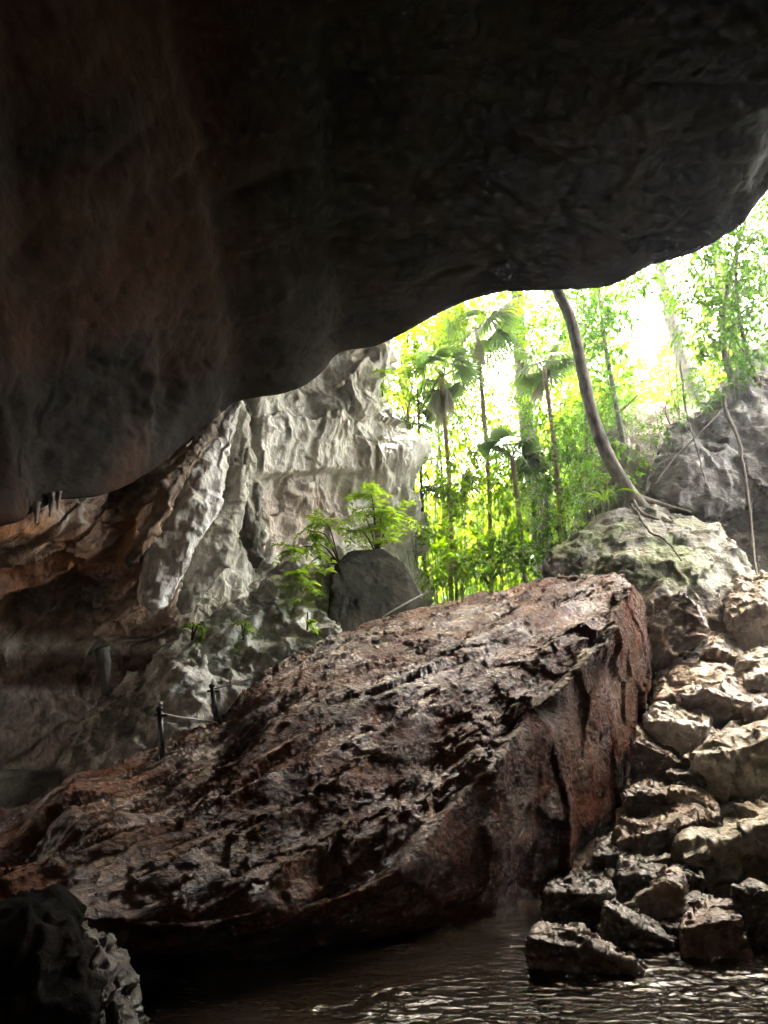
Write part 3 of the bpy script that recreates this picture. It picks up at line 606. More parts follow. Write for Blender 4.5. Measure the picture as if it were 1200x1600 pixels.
# the boulder pile: back top row, front top edge, bottom row
TAN = ([.17, .13, .095], [.31, .25, .19]); PALE = ([.26, .24, .21], [.44, .41, .37]); BRN = ([.07, .045, .03], [.15, .10, .07]); DRK = ([.035, .026, .02], [.08, .06, .048])
pile = [
 # name, label, mat, colours, D, depth, back, front, bottom, vox, seed
 ('tan rock with a rough bright top, between the slab and the domed rock', M_pile, TAN, 12.0, 1.2, [(1022, 1070), (1050, 1035), (1085, 1025), (1130, 1035), (1165, 1050)], [(1030, 1085), (1100, 1075), (1160, 1075)], [(1025, 1110), (1080, 1120), (1165, 1105)]),
 ('purplish brown domed rock above the largest pale rock of the pile', M_pile, ([.10, .072, .062], [.2, .155, .135]), 11.2, 1.3, [(1078, 1090), (1100, 1068), (1150, 1058), (1200, 1072), (1240, 1090)], [(1075, 1105), (1110, 1090), (1180, 1105), (1240, 1120)], [(1075, 1130), (1110, 1160), (1200, 1165), (1260, 1150)]),
 ('blocky rock with a flat pale top at the slab\'s right edge', M_pile, PALE, 10.6, .8, [(1008, 1122), (1030, 1108), (1075, 1103), (1105, 1108)], [(1015, 1135), (1050, 1132), (1102, 1135)], [(1040, 1165), (1065, 1185), (1098, 1180), (1102, 1150)]),
 ('largest pale rock, long and sloping, cut by the right edge of the photo', M_pile, ([.21, .18, .14], [.38, .34, .29]), 10.0, 1.6, [(1095, 1180), (1120, 1150), (1160, 1125), (1200, 1112), (1300, 1100)], [(1100, 1195), (1140, 1190), (1200, 1160), (1300, 1150)], [(1105, 1215), (1145, 1250), (1200, 1262), (1300, 1260)]),
 ('dark brown rock leaning against the slab, left of the blocky rock', M_pile, BRN, 10.4, .9, [(998, 1140), (1015, 1130), (1045, 1160), (1068, 1180)], [(995, 1160), (1030, 1175), (1065, 1195)], [(992, 1190), (1020, 1215), (1060, 1215)]),
 ('small dark rock in the gap below the blocky rock', M_pile, DRK, 10.1, .5, [(1045, 1203), (1070, 1198), (1105, 1202)], [(1040, 1212), (1108, 1212)], [(1045, 1235), (1105, 1235)]),
 ('flat-topped brown rock at mid height of the pile, dark below', M_pile, ([.11, .075, .057], [.22, .165, .125]), 9.2, 1.2, [(985, 1268), (1005, 1255), (1060, 1250), (1105, 1255), (1118, 1268)], [(978, 1298), (1040, 1300), (1085, 1292), (1116, 1280)], [(985, 1330), (1050, 1345), (1110, 1325)]),
 ('broad smooth pale slab low on the right, wet with an olive tinge', M_wet, ([.22, .195, .13], [.38, .36, .30]), 8.6, 1.8, [(1100, 1278), (1130, 1262), (1200, 1248), (1320, 1238)], [(1083, 1330), (1130, 1318), (1200, 1290), (1320, 1270)], [(1090, 1350), (1120, 1385), (1200, 1400), (1320, 1400)]),
 ('wet dark rock with a bright upper rim, low beside the slab', M_wet, DRK, 7.4, .7, [(862, 1378), (900, 1370), (945, 1380), (955, 1390)], [(860, 1398), (900, 1396), (950, 1398)], [(855, 1430), (900, 1445), (950, 1440)]),
 ('tan wedge of rock pointing up beside the wet shore rocks', M_pile, TAN, 7.2, .6, [(1010, 1390), (1040, 1358), (1055, 1362), (1068, 1385)], [(975, 1420), (1035, 1380), (1062, 1392)], [(980, 1432), (1020, 1445), (1070, 1440)]),
 ('thin dark slab lying tilted just above the waterline', M_wet, DRK, 6.7, .5, [(948, 1420), (960, 1415), (1020, 1440), (1060, 1458)], [(945, 1428), (1000, 1455), (1050, 1466)], [(950, 1470), (1000, 1492), (1055, 1485)]),
 ('glistening angular rock standing in the water, nearest to the shore\'s left end', M_wet, ([.1, .07, .05], [.24, .17, .12]), 6.0, .9, [(855, 1458), (890, 1442), (930, 1462), (970, 1485), (990, 1494)], [(835, 1475), (865, 1468), (900, 1478), (960, 1500), (992, 1505)], [(828, 1522), (880, 1526), (950, 1522), (1000, 1512)]),
 ('reddish flat wet rock sliding into the water on the right', M_wet, ([.13, .06, .035], [.24, .16, .12]), 6.4, .8, [(1075, 1425), (1100, 1412), (1150, 1412)], [(1070, 1445), (1110, 1440), (1156, 1440)], [(1068, 1500), (1110, 1510), (1160, 1500)]),
 ('blackish pitted rock at the right edge of the photo by the water', M_wet, DRK, 6.7, .8, [(1150, 1392), (1180, 1382), (1230, 1384), (1280, 1390)], [(1148, 1405), (1200, 1402), (1280, 1405)], [(1150, 1482), (1200, 1495), (1280, 1495)]),
 ('pale grey rock at the right edge of the photo, higher one of two', M_pile, PALE, 12.2, .8, [(1160, 1025), (1185, 1012), (1230, 1012)], [(1158, 1035), (1200, 1032), (1230, 1032)], [(1160, 1050), (1200, 1060), (1230, 1060)]),
 ('pale grey rock at the right edge of the photo, lower one of two', M_pile, PALE, 11.6, .8, [(1162, 1045), (1190, 1035), (1250, 1032)], [(1165, 1058), (1200, 1055), (1250, 1052)], [(1170, 1078), (1200, 1090), (1250, 1090)]),
 ('brown rock with a light cap at the right edge, below the dark recess', M_pile, ([.12, .088, .068], [.24, .195, .155]), 13.2, 1.3, [(1135, 930), (1160, 910), (1200, 902), (1260, 900)], [(1145, 955), (1180, 945), (1260, 935)], [(1140, 985), (1170, 1010), (1260, 1015)]),
 ('weathered light brown rock below the mossy boulder, above the domed rock', M_pile, ([.14, .115, .085], [.26, .22, .17]), 12.8, 1.2, [(1080, 1000), (1110, 985), (1140, 990), (1165, 1015)], [(1075, 1020), (1120, 1015), (1160, 1030)], [(1080, 1050), (1120, 1060), (1170, 1050)]),
 ('small brown rock between the blocky rock and the largest pale rock', M_pile, BRN, 10.4, .5, [(1098, 1150), (1115, 1140), (1135, 1150)], [(1098, 1160), (1130, 1162)], [(1100, 1180), (1130, 1182)]),
 ('tiny tan rock tucked below the blocky rock', M_pile, TAN, 10.3, .3, [(1068, 1176), (1080, 1173), (1088, 1178)], [(1066, 1184), (1088, 1186)], [(1070, 1198), (1086, 1200)]),
 ('rough brown rubble block above the flat-topped brown rock', M_pile, BRN, 9.8, .7, [(985, 1222), (1010, 1206), (1040, 1218), (1060, 1232)], [(980, 1240), (1030, 1238), (1062, 1245)], [(985, 1262), (1060, 1265)]),
 ('rough tan rubble block right of its brown neighbour, above the flat-topped rock', M_pile, TAN, 9.7, .6, [(1055, 1230), (1085, 1222), (1108, 1232), (1114, 1250)], [(1052, 1242), (1085, 1240), (1112, 1256)], [(1055, 1262), (1112, 1272)]),
 ('small dark stone between the tan wedge and the reddish wet rock', M_wet, DRK, 7.3, .4, [(1062, 1398), (1085, 1392), (1120, 1402)], [(1060, 1410), (1118, 1412)], [(1062, 1430), (1118, 1432)]),
 ('dark brown rock in the shadow left of the reddish wet rock', M_wet, BRN, 7.0, .4, [(1030, 1432), (1055, 1425), (1078, 1440)], [(1028, 1446), (1076, 1452)], [(1030, 1478), (1078, 1482)]),

 ('black wet rock in the gap between the slab and the flat-topped brown rock', M_wet, DRK, 8.6, .7, [(895, 1372), (930, 1350), (975, 1345)], [(890, 1390), (940, 1378), (980, 1372)], [(890, 1430), (940, 1425), (985, 1420)]),
 ('black wet rock behind the tan wedge, right of the black one by the slab', M_wet, DRK, 8.2, .7, [(975, 1345), (1020, 1335), (1090, 1345)], [(970, 1370), (1030, 1368), (1095, 1372)], [(970, 1420), (1030, 1420), (1095, 1420)]),
 ('small black rock at the foot of the slab\'s right face', M_wet, DRK, 9.0, .6, [(935, 1310), (960, 1300), (985, 1310)], [(930, 1335), (985, 1335)], [(930, 1370), (985, 1370)]),
 ('dull olive stone half hidden behind the tan wedge', M_pile, ([.12, .12, .07], [.2, .2, .12]), 8.6, .4, [(995, 1358), (1012, 1354), (1022, 1362)], [(993, 1368), (1022, 1372)], [(996, 1392), (1020, 1396)]),
]
for i, (lab, mat, (c0, c1), D_, T, bk, fr, bt) in enumerate(pile):
    pts = [(x, y, D_ + T) for x, y in bk] + [(x, y, D_) for x, y in fr] + [(x, y, D_ + .15 * T) for x, y in bt] + [(x, y, D_ + T * .9) for x, y in bt[::2]]
    pts_w = P3(pts); cc_ = pts_w.mean(0); rs = np.random.RandomState(40 + i); q_ = (pts_w - cc_) * 1.12 * rs.uniform(.9, 1.1, (len(pts_w), 1))
    an = rs.uniform(-.16, .16); ca, sa = math.cos(an), math.sin(an); pts_w = cc_ + np.stack([q_[:, 0] * ca - q_[:, 2] * sa, q_[:, 1], q_[:, 0] * sa + q_[:, 2] * ca], 1)
    low = P3([(x, y, D_ + T * .7) for x, y in bt]) * [1, 1, 1] - [0, 0, .45]; pts_w = np.vstack([pts_w, low])
    w = (max(x for x, y in bk + fr + bt) - min(x for x, y in bk + fr + bt)) / F_PX * D_
    rock('boulder', [pts_w], lab, 'boulder' if w > .9 else 'rock', mat, c0, c1, max(.012, w / 75), w * .06, 2.2 / w, 400 + 10 * i, group='rocks piled beside the stream', rid=.9, fac=1.3, smooth=2)

# small broken stones lying between the boulders
rs = np.random.RandomState(77)
spots = []
for i in range(60):
    px_ = rs.uniform(930, 1210) if i < 52 else rs.uniform(860, 960); D_ = rs.uniform(6.7, 13)
    if D_ > 8 and px_ < 1000: continue
    spots.append((px_, D_, i % 3))
KIND = ('tan', 'brown', 'pale')
NTH = ['second', 'third', 'fourth', 'fifth', 'sixth', 'seventh', 'eighth', 'ninth', 'tenth', 'eleventh', 'twelfth', 'thirteenth', 'fourteenth', 'fifteenth', 'sixteenth', 'seventeenth', 'eighteenth', 'nineteenth', 'twentieth']
for i, (px_, D_, k_) in enumerate(spots):
    p = at(px_, 1200, D_); z = gz(p[0], p[1]); r_ = rs.uniform(.08, .22); c = np.array([p[0], p[1], z + .17])
    h = c + rdir(rs, 11) * r_ * [1.2, 1, .75]
    c0, c1 = (TAN, BRN, PALE)[k_]
    n_ = sorted(q for q, _, kk in spots if kk == k_).index(px_)
    rock('stone', [h], ('leftmost' if n_ == 0 else NTH[n_ - 1] + ' from the left') + ' of the small ' + KIND[k_] + ' stones between the piled boulders', 'stone', M_pile, c0, c1, r_ / 9, r_ * .12, .5 / r_, 700 + i, group=KIND[k_] + ' stones between the piled boulders')

# ------------------------------------------------------------------ foliage
def leaves(P, Dr, Up, L, W, droop=.25):
    """pointed leaves, 6 vertices, folded on the midrib"""
    n = len(P)
    Dr = Dr / (np.linalg.norm(Dr, axis=1)[:, None] + 1e-9)
    Sd = np.cross(Dr, Up); Sd /= np.linalg.norm(Sd, axis=1)[:, None] + 1e-9
    Nn = np.cross(Sd, Dr)
    L = np.broadcast_to(L, (n,))[:, None]; W = np.broadcast_to(W, (n,))[:, None]
    v0 = P; v1 = P + Dr * L * .4 + Sd * W * .5 + Nn * W * .15; v2 = P + Dr * L * .4 - Sd * W * .5 + Nn * W * .15
    v3 = P + Dr * L - Nn * L * droop; v4 = P + Dr * L * .45
    V = np.stack([v0, v1, v3, v2, v4], 1).reshape(-1, 3)
    o = np.arange(n)[:, None] * 5
    F = np.concatenate([o + [[0, 1, 2, 4]], o + [[0, 4, 2, 3]]], 0)
    return V, F
def rdir(rs, n):
    v = rs.normal(size=(n, 3)); return v / np.linalg.norm(v, axis=1)[:, None]
def twig_leaves(rs, centres, radii, ntw, per, L, W, flat=.6):
    """clumps of twigs carrying alternate leaves"""
    Ps, Ds, Us = [], [], []
    for c, r_ in zip(centres, radii):
        n = max(3, int(ntw * 1.7 * r_ * r_))
        o = rdir(rs, n) * (rs.uniform(.25, 1, (n, 1)) ** .5) * r_ * [1, 1, flat]
        start = c + o; td = rdir(rs, n) * .7 + o / (r_ + 1e-6) * .6 + [0, 0, -.15]; td /= np.linalg.norm(td, axis=1)[:, None]
        tl = rs.uniform(.25, .6, n) * min(1.2, r_ + .3)
        for k in range(per):
            t = (k + .5) / per
            p = start + td * (tl * t)[:, None] - np.array([0, 0, .12]) * (t * t)
            side = np.cross(td, [0, 0, 1.0]) * (1 if k % 2 else -1)
            d = side * .8 + td * .5 + rs.normal(size=(n, 3)) * .25 + [0, 0, -.25]
            Ps.append(p); Ds.append(d); Us.append(np.array([0, 0, 1.0]) + rs.normal(size=(n, 3)) * .45)
    P = np.vstack(Ps); D_ = np.vstack(Ds); U = np.vstack(Us)
    s = rs.uniform(.6, 1.3, len(P))
    return leaves(P, D_, U, L * s, W * s)
def leaf_col(rs, V, base=(1, 1, 1), var=.35, per=5):
    n = len(V) // per
    c = np.ones((n, 3)) * base * rs.uniform(1 - var, 1 + var, (n, 1)) * np.array([1, 1, 1]) + rs.uniform(0, .25, (n, 1)) * [1, .2, 0]
    return np.repeat(c, per, 0)
def tree(name, label, clumps, trunk, r0, dens=30, per=7, L=.16, W=.07, mat=None, bark=None, seed=1, tint=(1, 1, 1), group=None, cat='tree'):
    """clumps: (px, py, D, radius m); trunk: list of world points from the base up"""
    rs = np.random.RandomState(seed)
    trunk = [np.asarray(t, float) for t in trunk]
    root = empty(name, trunk[0]); tag(root, label, cat, group)
    C = [at(a, b_, c) for a, b_, c, r_ in clumps]; Rr = [r_ for *_, r_ in clumps]
    path = spline(trunk, 24); rad = np.linspace(r0, r0 * .35, 24)
    parts = [tube(path, rad, 10, .08, seed)]
    for c in C:
        k = int(np.clip(np.argmin(np.linalg.norm(path - c, axis=1)) - rs.randint(1, 5), 4, 23))
        a = path[k]; m = (a + c) / 2 + rs.normal(size=3) * .25 + [0, 0, .3]
        lp = spline([a, m, c], 10); parts.append(tube(lp, np.linspace(rad[k] * .4, .012, 10), 6, .1, seed))
    V, F = join(parts)
    mesh_obj('trunk', V, F, bark or M_bark, parent=root)
    V, F = twig_leaves(rs, C, Rr, dens, per, L, W)
    mesh_obj('crown', V, F, mat or M_leaf, parent=root, col=leaf_col(rs, V, tint), smooth=False)
    return root
def up_from(px, D_, py=None, lean=0.0, top=20):
    b_ = at(px, 900, D_); z = gz(b_[0], b_[1]) - .3
    return [np.array([b_[0], b_[1], z]), np.array([b_[0] + lean * .5, b_[1], z + (top - z) * .5]), np.array([b_[0] + lean, b_[1], top])]

# the leaning tree with the bare curved trunk
tp = [(1008, 800, 16.6), (988, 775, 16.4), (962, 735, 16.3), (936, 680, 16.3), (917, 615, 16.3), (903, 545, 16.3), (888, 490, 16.3), (866, 445, 16.3), (845, 390, 16.4), (835, 330, 16.6)]
tw = [at(*p) for p in tp]
lt = empty('leaning_tree', tw[0]); tag(lt, 'tree with a bare curved grey trunk leaning out from the rocks across the cave mouth', 'tree')
path = spline(tw, 60)
parts = [tube(path, np.interp(np.linspace(0, 1, 60), [0, .06, .15, .5, 1], [.2, .18, .165, .145, .125]), 14, .06, 3)]
for q in [[(985, 775, 16.4), (1000, 800, 16.1), (1030, 812, 15.8)], [(985, 770, 16.4), (975, 800, 16.3), (968, 830, 16.1)], [(990, 775, 16.4), (1040, 790, 16.5), (1080, 800, 16.3)]]:
    parts.append(tube(spline([at(*p) for p in q], 10), np.linspace(.085, .02, 10), 8, .1, 4))
parts.append(tube(spline([at(884, 490, 16.3), at(872, 455, 16.4), at(866, 420, 16.6)], 8), np.linspace(.07, .04, 8), 8))
V, F = join(parts); mesh_obj('trunk', V, F, M_bark, parent=lt)
rs = np.random.RandomState(11)
V, F = twig_leaves(rs, [at(850, 340, 17), at(930, 370, 17.5), at(800, 390, 17), at(870, 300, 18)], [1.4, 1.3, 1.2, 1.4], 30, 7, .16, .07)
mesh_obj('crown', V, F, M_leaf, parent=lt, col=leaf_col(rs, V), smooth=False)

TREES = 'trees beyond the cave mouth'
tree('broadleaf_tree', 'pale yellow green tree with a straight reddish trunk at the left end of the opening', [(620, 540, 21, 1.0), (650, 520, 22, 1.1), (600, 600, 21, .7), (640, 620, 22, .8), (690, 500, 23, 1.1), (660, 580, 22, .8), (610, 480, 22, 1.2), (700, 560, 23, .7)],
     up_from(640, 21.5, top=12), .14, 34, 7, .17, .075, M_leafy, M_palmtrunk, 21, group=TREES)
tree('broadleaf_tree', 'thin dark stemmed tree behind the fan palms, its crown under the cave roof', [(740, 470, 24, 1.3), (700, 440, 24, 1.4), (770, 500, 24, .9), (650, 470, 25, 1.3), (800, 440, 25, 1.2), (725, 560, 24, .7), (790, 480, 26, 1.1)],
     up_from(712, 23.5, lean=-.5, top=13), .09, 30, 7, .17, .075, M_leafy, M_twig, 22, group=TREES)
tree('broadleaf_tree', 'dense mid green tree left of the curved trunk, low in the opening', [(850, 690, 20, 1.0), (890, 660, 20, .9), (830, 740, 20, 1.0), (880, 730, 19.5, 1.0), (800, 700, 20.5, .7), (910, 700, 20, .8), (820, 640, 21, .6), (790, 760, 20, .7), (870, 780, 20, .7), (930, 650, 21, .8), (960, 640, 21, .7)],
     up_from(860, 20.5, top=8.2), .1, 44, 7, .17, .075, M_leaf, M_bark, 23, group=TREES)
tree('broadleaf_tree', 'slender tree right of the curved trunk with a thin sloping stem', [(960, 500, 21, 1.0), (930, 540, 21, .8), (950, 580, 21, .8), (975, 640, 20, .5), (900, 480, 22, 1.0), (960, 440, 22, 1.1), (840, 520, 22, .9), (830, 480, 22, .9), (980, 440, 21, .5)],
     [at(975, 700, 19.5), at(955, 590, 20.5), at(940, 500, 21), at(935, 430, 21.5)], .09, 30, 7, .17, .075, M_leaf, M_bark, 24, (.8, 1, 1.1), group=TREES)
tree('broadleaf_tree', 'bushy bright green tree on the slope at the top right of the opening', [(1100, 450, 18, 1.0), (1150, 400, 17.5, 1.0), (1190, 350, 17, 1.0), (1120, 500, 18, .9), (1170, 480, 17.5, .9), (1220, 420, 17, 1.0), (1095, 545, 18.5, .55), (1150, 540, 18, .8), (1200, 520, 17.5, .8), (1100, 400, 18.5, .8), (1180, 300, 17.5, .9), (1250, 330, 17, 1.1)],
     [at(1150, 620, 18.6), at(1130, 540, 18.4), at(1135, 460, 18), at(1160, 360, 17.8)], .11, 44, 7, .15, .075, M_leaf, M_bark, 25, (1.1, 1.1, 1), group=TREES)
tree('broadleaf_tree', 'hazy tree at the back of the opening beside its brightest gap', [(1085, 590, 26, .7), (1030, 650, 25, .6), (900, 560, 29, 1.1), (940, 470, 29, 1.5), (870, 470, 30, 1.5)],
     up_from(985, 27, top=16), .12, 16, 7, .2, .09, M_leaf, M_bark, 26, (.8, 1, 1), group=TREES)
tree('broadleaf_tree', 'light feathery tree in the middle distance filling the centre of the opening', [(740, 650, 32, 1.5), (700, 620, 32, 1.4), (760, 720, 31, 1.6), (800, 650, 33, 1.2), (690, 700, 31, 1.5), (770, 800, 30, 1.6), (820, 600, 33, 1.0), (730, 780, 30, 1.5), (830, 850, 28, 1.3), (780, 560, 34, .9)],
     up_from(755, 31, top=13), .15, 20, 7, .22, .09, M_leafy, M_bark, 27, (1.2, 1.1, 1), group=TREES)

tree('broadleaf_tree', 'leafy tree whose branches hang just under the roof edge, right of the curved trunk', [(935, 470, 20, .6), (965, 500, 20, .55), (900, 510, 20, .5), (985, 455, 20, .5), (930, 560, 20.5, .5), (900, 440, 20, .7), (960, 600, 20, .45), (1005, 430, 20, .45), (955, 540, 20, .4)],
     up_from(930, 21, lean=.3, top=14), .08, 42, 7, .2, .09, M_leaf, M_bark, 28, (.95, 1.05, 1), group=TREES)
tree('broadleaf_tree', 'leafy tree filling the far upper right of the opening with overlapping branches', [(1090, 470, 17.5, .6), (1075, 400, 17.5, .5), (1120, 380, 17, .6), (1150, 450, 17, .7), (1105, 530, 17.5, .5), (1160, 510, 17, .5), (1185, 380, 16.5, .7), (1190, 460, 16.5, .6), (1135, 340, 17, .6), (1070, 510, 18, .4), (1195, 310, 16.5, .6), (1060, 450, 18, .35)],
     [at(1185, 600, 18.2), at(1160, 520, 17.6), at(1150, 440, 17.2), at(1160, 330, 17)], .07, 46, 7, .17, .085, M_leaf, M_bark, 29, (1, 1.05, 1), group=TREES)
tree('broadleaf_tree', 'yellow green tree with hanging foliage under the roof edge, above the fan palms', [(660, 520, 19.5, .5), (700, 495, 19.5, .5), (735, 480, 19.5, .5), (775, 475, 20, .5), (810, 470, 20, .55), (640, 570, 20, .45), (665, 620, 20.5, .4), (830, 520, 20, .45), (710, 545, 21, .4), (620, 620, 20, .4), (800, 520, 21, .35)],
     up_from(668, 20.3, lean=-.2, top=12), .08, 44, 7, .2, .09, M_leafy, M_bark, 30, (1.1, 1.05, 1), group=TREES)

for i, (lab, px_, D_, cl) in enumerate([
    ('tall back tree behind the palms with soft pale leaves, left one', 665, 27, [(640, 500), (670, 540), (700, 590), (650, 620), (690, 460), (720, 520), (630, 680), (680, 720), (710, 660)]),
    ('tall back tree between the palms and the curved trunk', 850, 27, [(830, 600), (860, 640), (840, 480), (880, 520), (810, 660), (870, 690), (850, 560), (790, 740), (905, 620), (820, 770)]),
    ('tall back tree right of the curved trunk, below the sky gap', 950, 27, [(930, 620), (960, 640), (945, 580), (985, 660), (915, 530), (900, 690), (960, 460), (925, 430)])]):
    tree('broadleaf_tree', lab, [(a, b_, D_ + (k % 3) * .8, .95 + .25 * (k % 2)) for k, (a, b_) in enumerate(cl)], up_from(px_, D_, lean=.6, top=13), .09, 20, 7, .26, .13, M_leafy if i != 2 else M_leaf, M_bark, 130 + i, (1.05, 1.05, 1), group=TREES)

# palms
def fan_leaf(c, d, up, rad, n=16, spread=2.6, droop=.25, w=.07):
    d = np.asarray(d, float); d /= np.linalg.norm(d); s = np.cross(d, up); s /= np.linalg.norm(s); nn = np.cross(s, d)
    Vs, Fs = [], []
    for k in range(n):
        a = (k / (n - 1) - .5) * spread
        e = d * math.cos(a) + s * math.sin(a); q = np.cross(e, nn)
        L = rad * (1 - .25 * abs(k / (n - 1) - .5) * 2)
        pts = [c, c + e * L * .35 + nn * .02, c + e * L * .75 - nn * droop * L * .25 - np.array([0, 0, droop * L * .15]), c + e * L - nn * droop * L * .4 - np.array([0, 0, droop * L * .6])]
        ws = [.008, w * .5 * rad, w * .35 * rad, .004]
        b0 = len(Vs) * 1
        for p, ww in zip(pts, ws): Vs += [p - q * ww, p + q * ww]
        for i in range(3): Fs.append((b0 + 2 * i, b0 + 2 * i + 1, b0 + 2 * i + 3, b0 + 2 * i + 2))
    return np.array(Vs), np.array(Fs)
def fan_palm(label, px_, py_, D_, r_leaf, n, seed, dry=3, trunk_r=.09, base_py=None):
    rs = np.random.RandomState(seed); c = at(px_, py_, D_)
    z = gz(c[0], c[1]) - .2
    root = empty('fan_palm', (c[0], c[1], z)); tag(root, label, 'palm', 'fan palms beyond the cave mouth')
    tr = spline([np.array([c[0], c[1], z]), np.array([c[0] + .15, c[1], (z + c[2]) / 2]), c], 20)
    V, F = tube(tr, np.full(20, trunk_r * .7), 10, .12, seed); mesh_obj('trunk', V, F, M_palmtrunk, parent=root)
    for k in range(n + dry):
        az = k * 2.4 + rs.uniform(-.3, .3); el = rs.uniform(-.1, 1.1) if k < n else rs.uniform(-1.3, -1.0)
        d = np.array([math.cos(az) * math.cos(el), math.sin(az) * math.cos(el), math.sin(el)])
        st = rs.uniform(.5, .9) * r_leaf if k < n else .25 * r_leaf
        h = c + d * st - [0, 0, .1]
        d2 = d + np.array([0, 0, -.5]); up = np.array([0, 0, 1.0]) + rs.normal(size=3) * .4
        Vl, Fl = fan_leaf(h, d2, up, r_leaf * rs.uniform(.8, 1.1), 20, 3.6 if k < n else .7, .35 if k < n else .5, .09 if k < n else .035)
        Vt, Ft = tube(np.array([c, c + d * st * .5 + [0, 0, .03], h]), np.array([.02, .015, .012]), 6)
        V, F = join([(Vl, Fl), (Vt, Ft)])
        mesh_obj('frond', V, F, M_palm if k < n else M_dry, parent=root, col=np.ones((len(V), 3)) * rs.uniform(.8, 1.25), smooth=False)
fan_palm('tall fan palm with grey drooping dead fronds, left part of the opening', 690, 590, 20, 1.0, 9, 31, 5)
fan_palm('fan palm with its fronds spread just below the cave roof', 745, 515, 20.5, 1.1, 9, 32, 2)
fan_palm('fan palm immediately left of the curved trunk', 850, 575, 19.5, .95, 9, 33, 1)
fan_palm('low fan palm at the centre of the opening', 800, 715, 19, .85, 9, 34, 0)
fan_palm('small pale fan palm between the thin trunks', 640, 665, 21, .7, 8, 35, 1, .06)
fan_palm('young fan palm low in the undergrowth', 700, 770, 20, .7, 8, 36, 0, .06)

def bush(label, clumps, dens, L, W, mat, seed, tint=(1, 1, 1), per=6, group='bushes beyond the cave mouth', name='bush', stems=True):
    rs = np.random.RandomState(seed); C = [at(a, b_, c) for a, b_, c, r_ in clumps]
    b0 = np.mean(C, 0); zb = min(gz(b0[0], b0[1]), b0[2] - .3)
    root = empty(name, (b0[0], b0[1], zb)); tag(root, label, 'bush', group)
    V, F = join([tube(spline([np.array([b0[0], b0[1], zb]), (b0 + c) / 2 + rs.normal(size=3) * [.45, .3, .1], c], 8), np.linspace(.014, .005, 8), 5) for c in C])
    mesh_obj('stem', V, F, M_stem, parent=root)
    V, F = twig_leaves(rs, C, [q[3] for q in clumps], dens, per, L, W)
    mesh_obj('foliage', V, F, mat, parent=root, col=leaf_col(rs, V, tint), smooth=False)
bush('bright bush just above the left part of the slab\'s crest', [(690, 900, 17.5, .45), (720, 880, 18, .5), (750, 905, 17.5, .4), (680, 860, 18.5, .4)], 90, .13, .055, M_leafy, 41)
bush('yellow green thicket in the lower middle of the opening', [(700, 800, 21, .8), (740, 840, 20, .7), (720, 740, 22, .8), (770, 790, 21, .8), (680, 760, 21, .6), (700, 700, 22, .7), (745, 700, 23, .8)], 40, .14, .055, M_leafy, 42, (1.3, 1.15, 1))
bush('green bush left of the mossy boulder', [(800, 870, 18.5, .55), (830, 840, 19, .6), (780, 840, 19, .55), (815, 900, 17.5, .4), (840, 870, 18, .35)], 90, .14, .06, M_leafy, 43)
bush('tall pale leafy thicket in front of the fan palm stems', [(668, 770, 19, .5), (690, 730, 19, .5), (722, 790, 18.5, .5), (700, 820, 18.5, .5), (745, 750, 19, .5), (760, 860, 18, .5), (655, 700, 19.5, .4), (730, 690, 19.5, .4)], 60, .13, .06, M_leafy, 48, (1.1, 1.1, 1))
bush('loose green shrub filling the gap left of the low fan palm', [(780, 750, 19.5, .5), (775, 700, 20, .45), (765, 650, 20.5, .4), (805, 770, 19, .5), (825, 800, 18.5, .45)], 60, .13, .06, M_leafy, 49, (1, 1.1, 1))
bush('broad leaved bush along the slab crest, nearest the shaded boulder', [(672, 880, 17, .4), (690, 835, 17.5, .4), (705, 870, 17, .4), (668, 830, 18, .35), (725, 850, 17.5, .4)], 55, .2, .09, M_leafy, 50, (1, 1.05, 1))
bush('broad leaved bush along the slab crest, nearest the mossy boulder', [(800, 880, 17, .4), (775, 850, 17.5, .45), (825, 860, 17.3, .35), (750, 880, 17, .4), (840, 820, 18, .35)], 55, .2, .09, M_leaf, 51, (1.1, 1.15, 1))
bush('big leaved shrub in front of the middle palm stems', [(700, 760, 18.5, .45), (740, 800, 18, .45), (770, 790, 18.3, .4), (720, 715, 19, .4), (800, 810, 18, .4)], 50, .2, .09, M_leafy, 52, (.95, 1.05, 1))
bush('leafy creeper mass wrapped round the base of the curved trunk', [(955, 700, 16.9, .3), (930, 725, 16.9, .35), (975, 740, 16.7, .25), (905, 790, 16.8, .3), (940, 770, 16.4, .25)], 90, .13, .06, M_leaf, 53, (1.1, 1.1, 1))
bush('leafy bush overhanging the tall dark grey boulder near the right edge of the photo', [(1110, 610, 18.0, .4), (1150, 575, 18.0, .45), (1185, 560, 17.8, .45), (1080, 600, 18.2, .35), (1130, 560, 18.2, .4)], 70, .15, .07, M_leaf, 55, (1, 1.1, 1))
bush('scrub hanging over the upper edge of the rounded grey boulder', [(1060, 655, 17.6, .3), (1030, 675, 17.4, .3), (1100, 630, 17.8, .3), (1010, 710, 17.2, .25), (1150, 600, 18.2, .35)], 80, .12, .05, M_leaf, 54)
bush('dark green bush under the curved trunk', [(850, 800, 19, .45), (900, 770, 18, .4), (905, 740, 18, .35), (930, 760, 17.8, .3)], 80, .15, .06, M_leaf, 44)
bush('scrub along the top of the grey boulders', [(1040, 640, 18.6, .4), (1080, 610, 19, .5), (1010, 670, 18.5, .35), (1120, 590, 19.2, .4), (990, 720, 18, .3)], 60, .13, .05, M_leaf, 45)
bush('leafy scrub above the tall dark grey boulder', [(1150, 560, 19.5, .5), (1190, 540, 19.5, .5), (1200, 500, 20, .6), (1240, 500, 19.5, .6)], 60, .13, .055, M_leaf, 46)
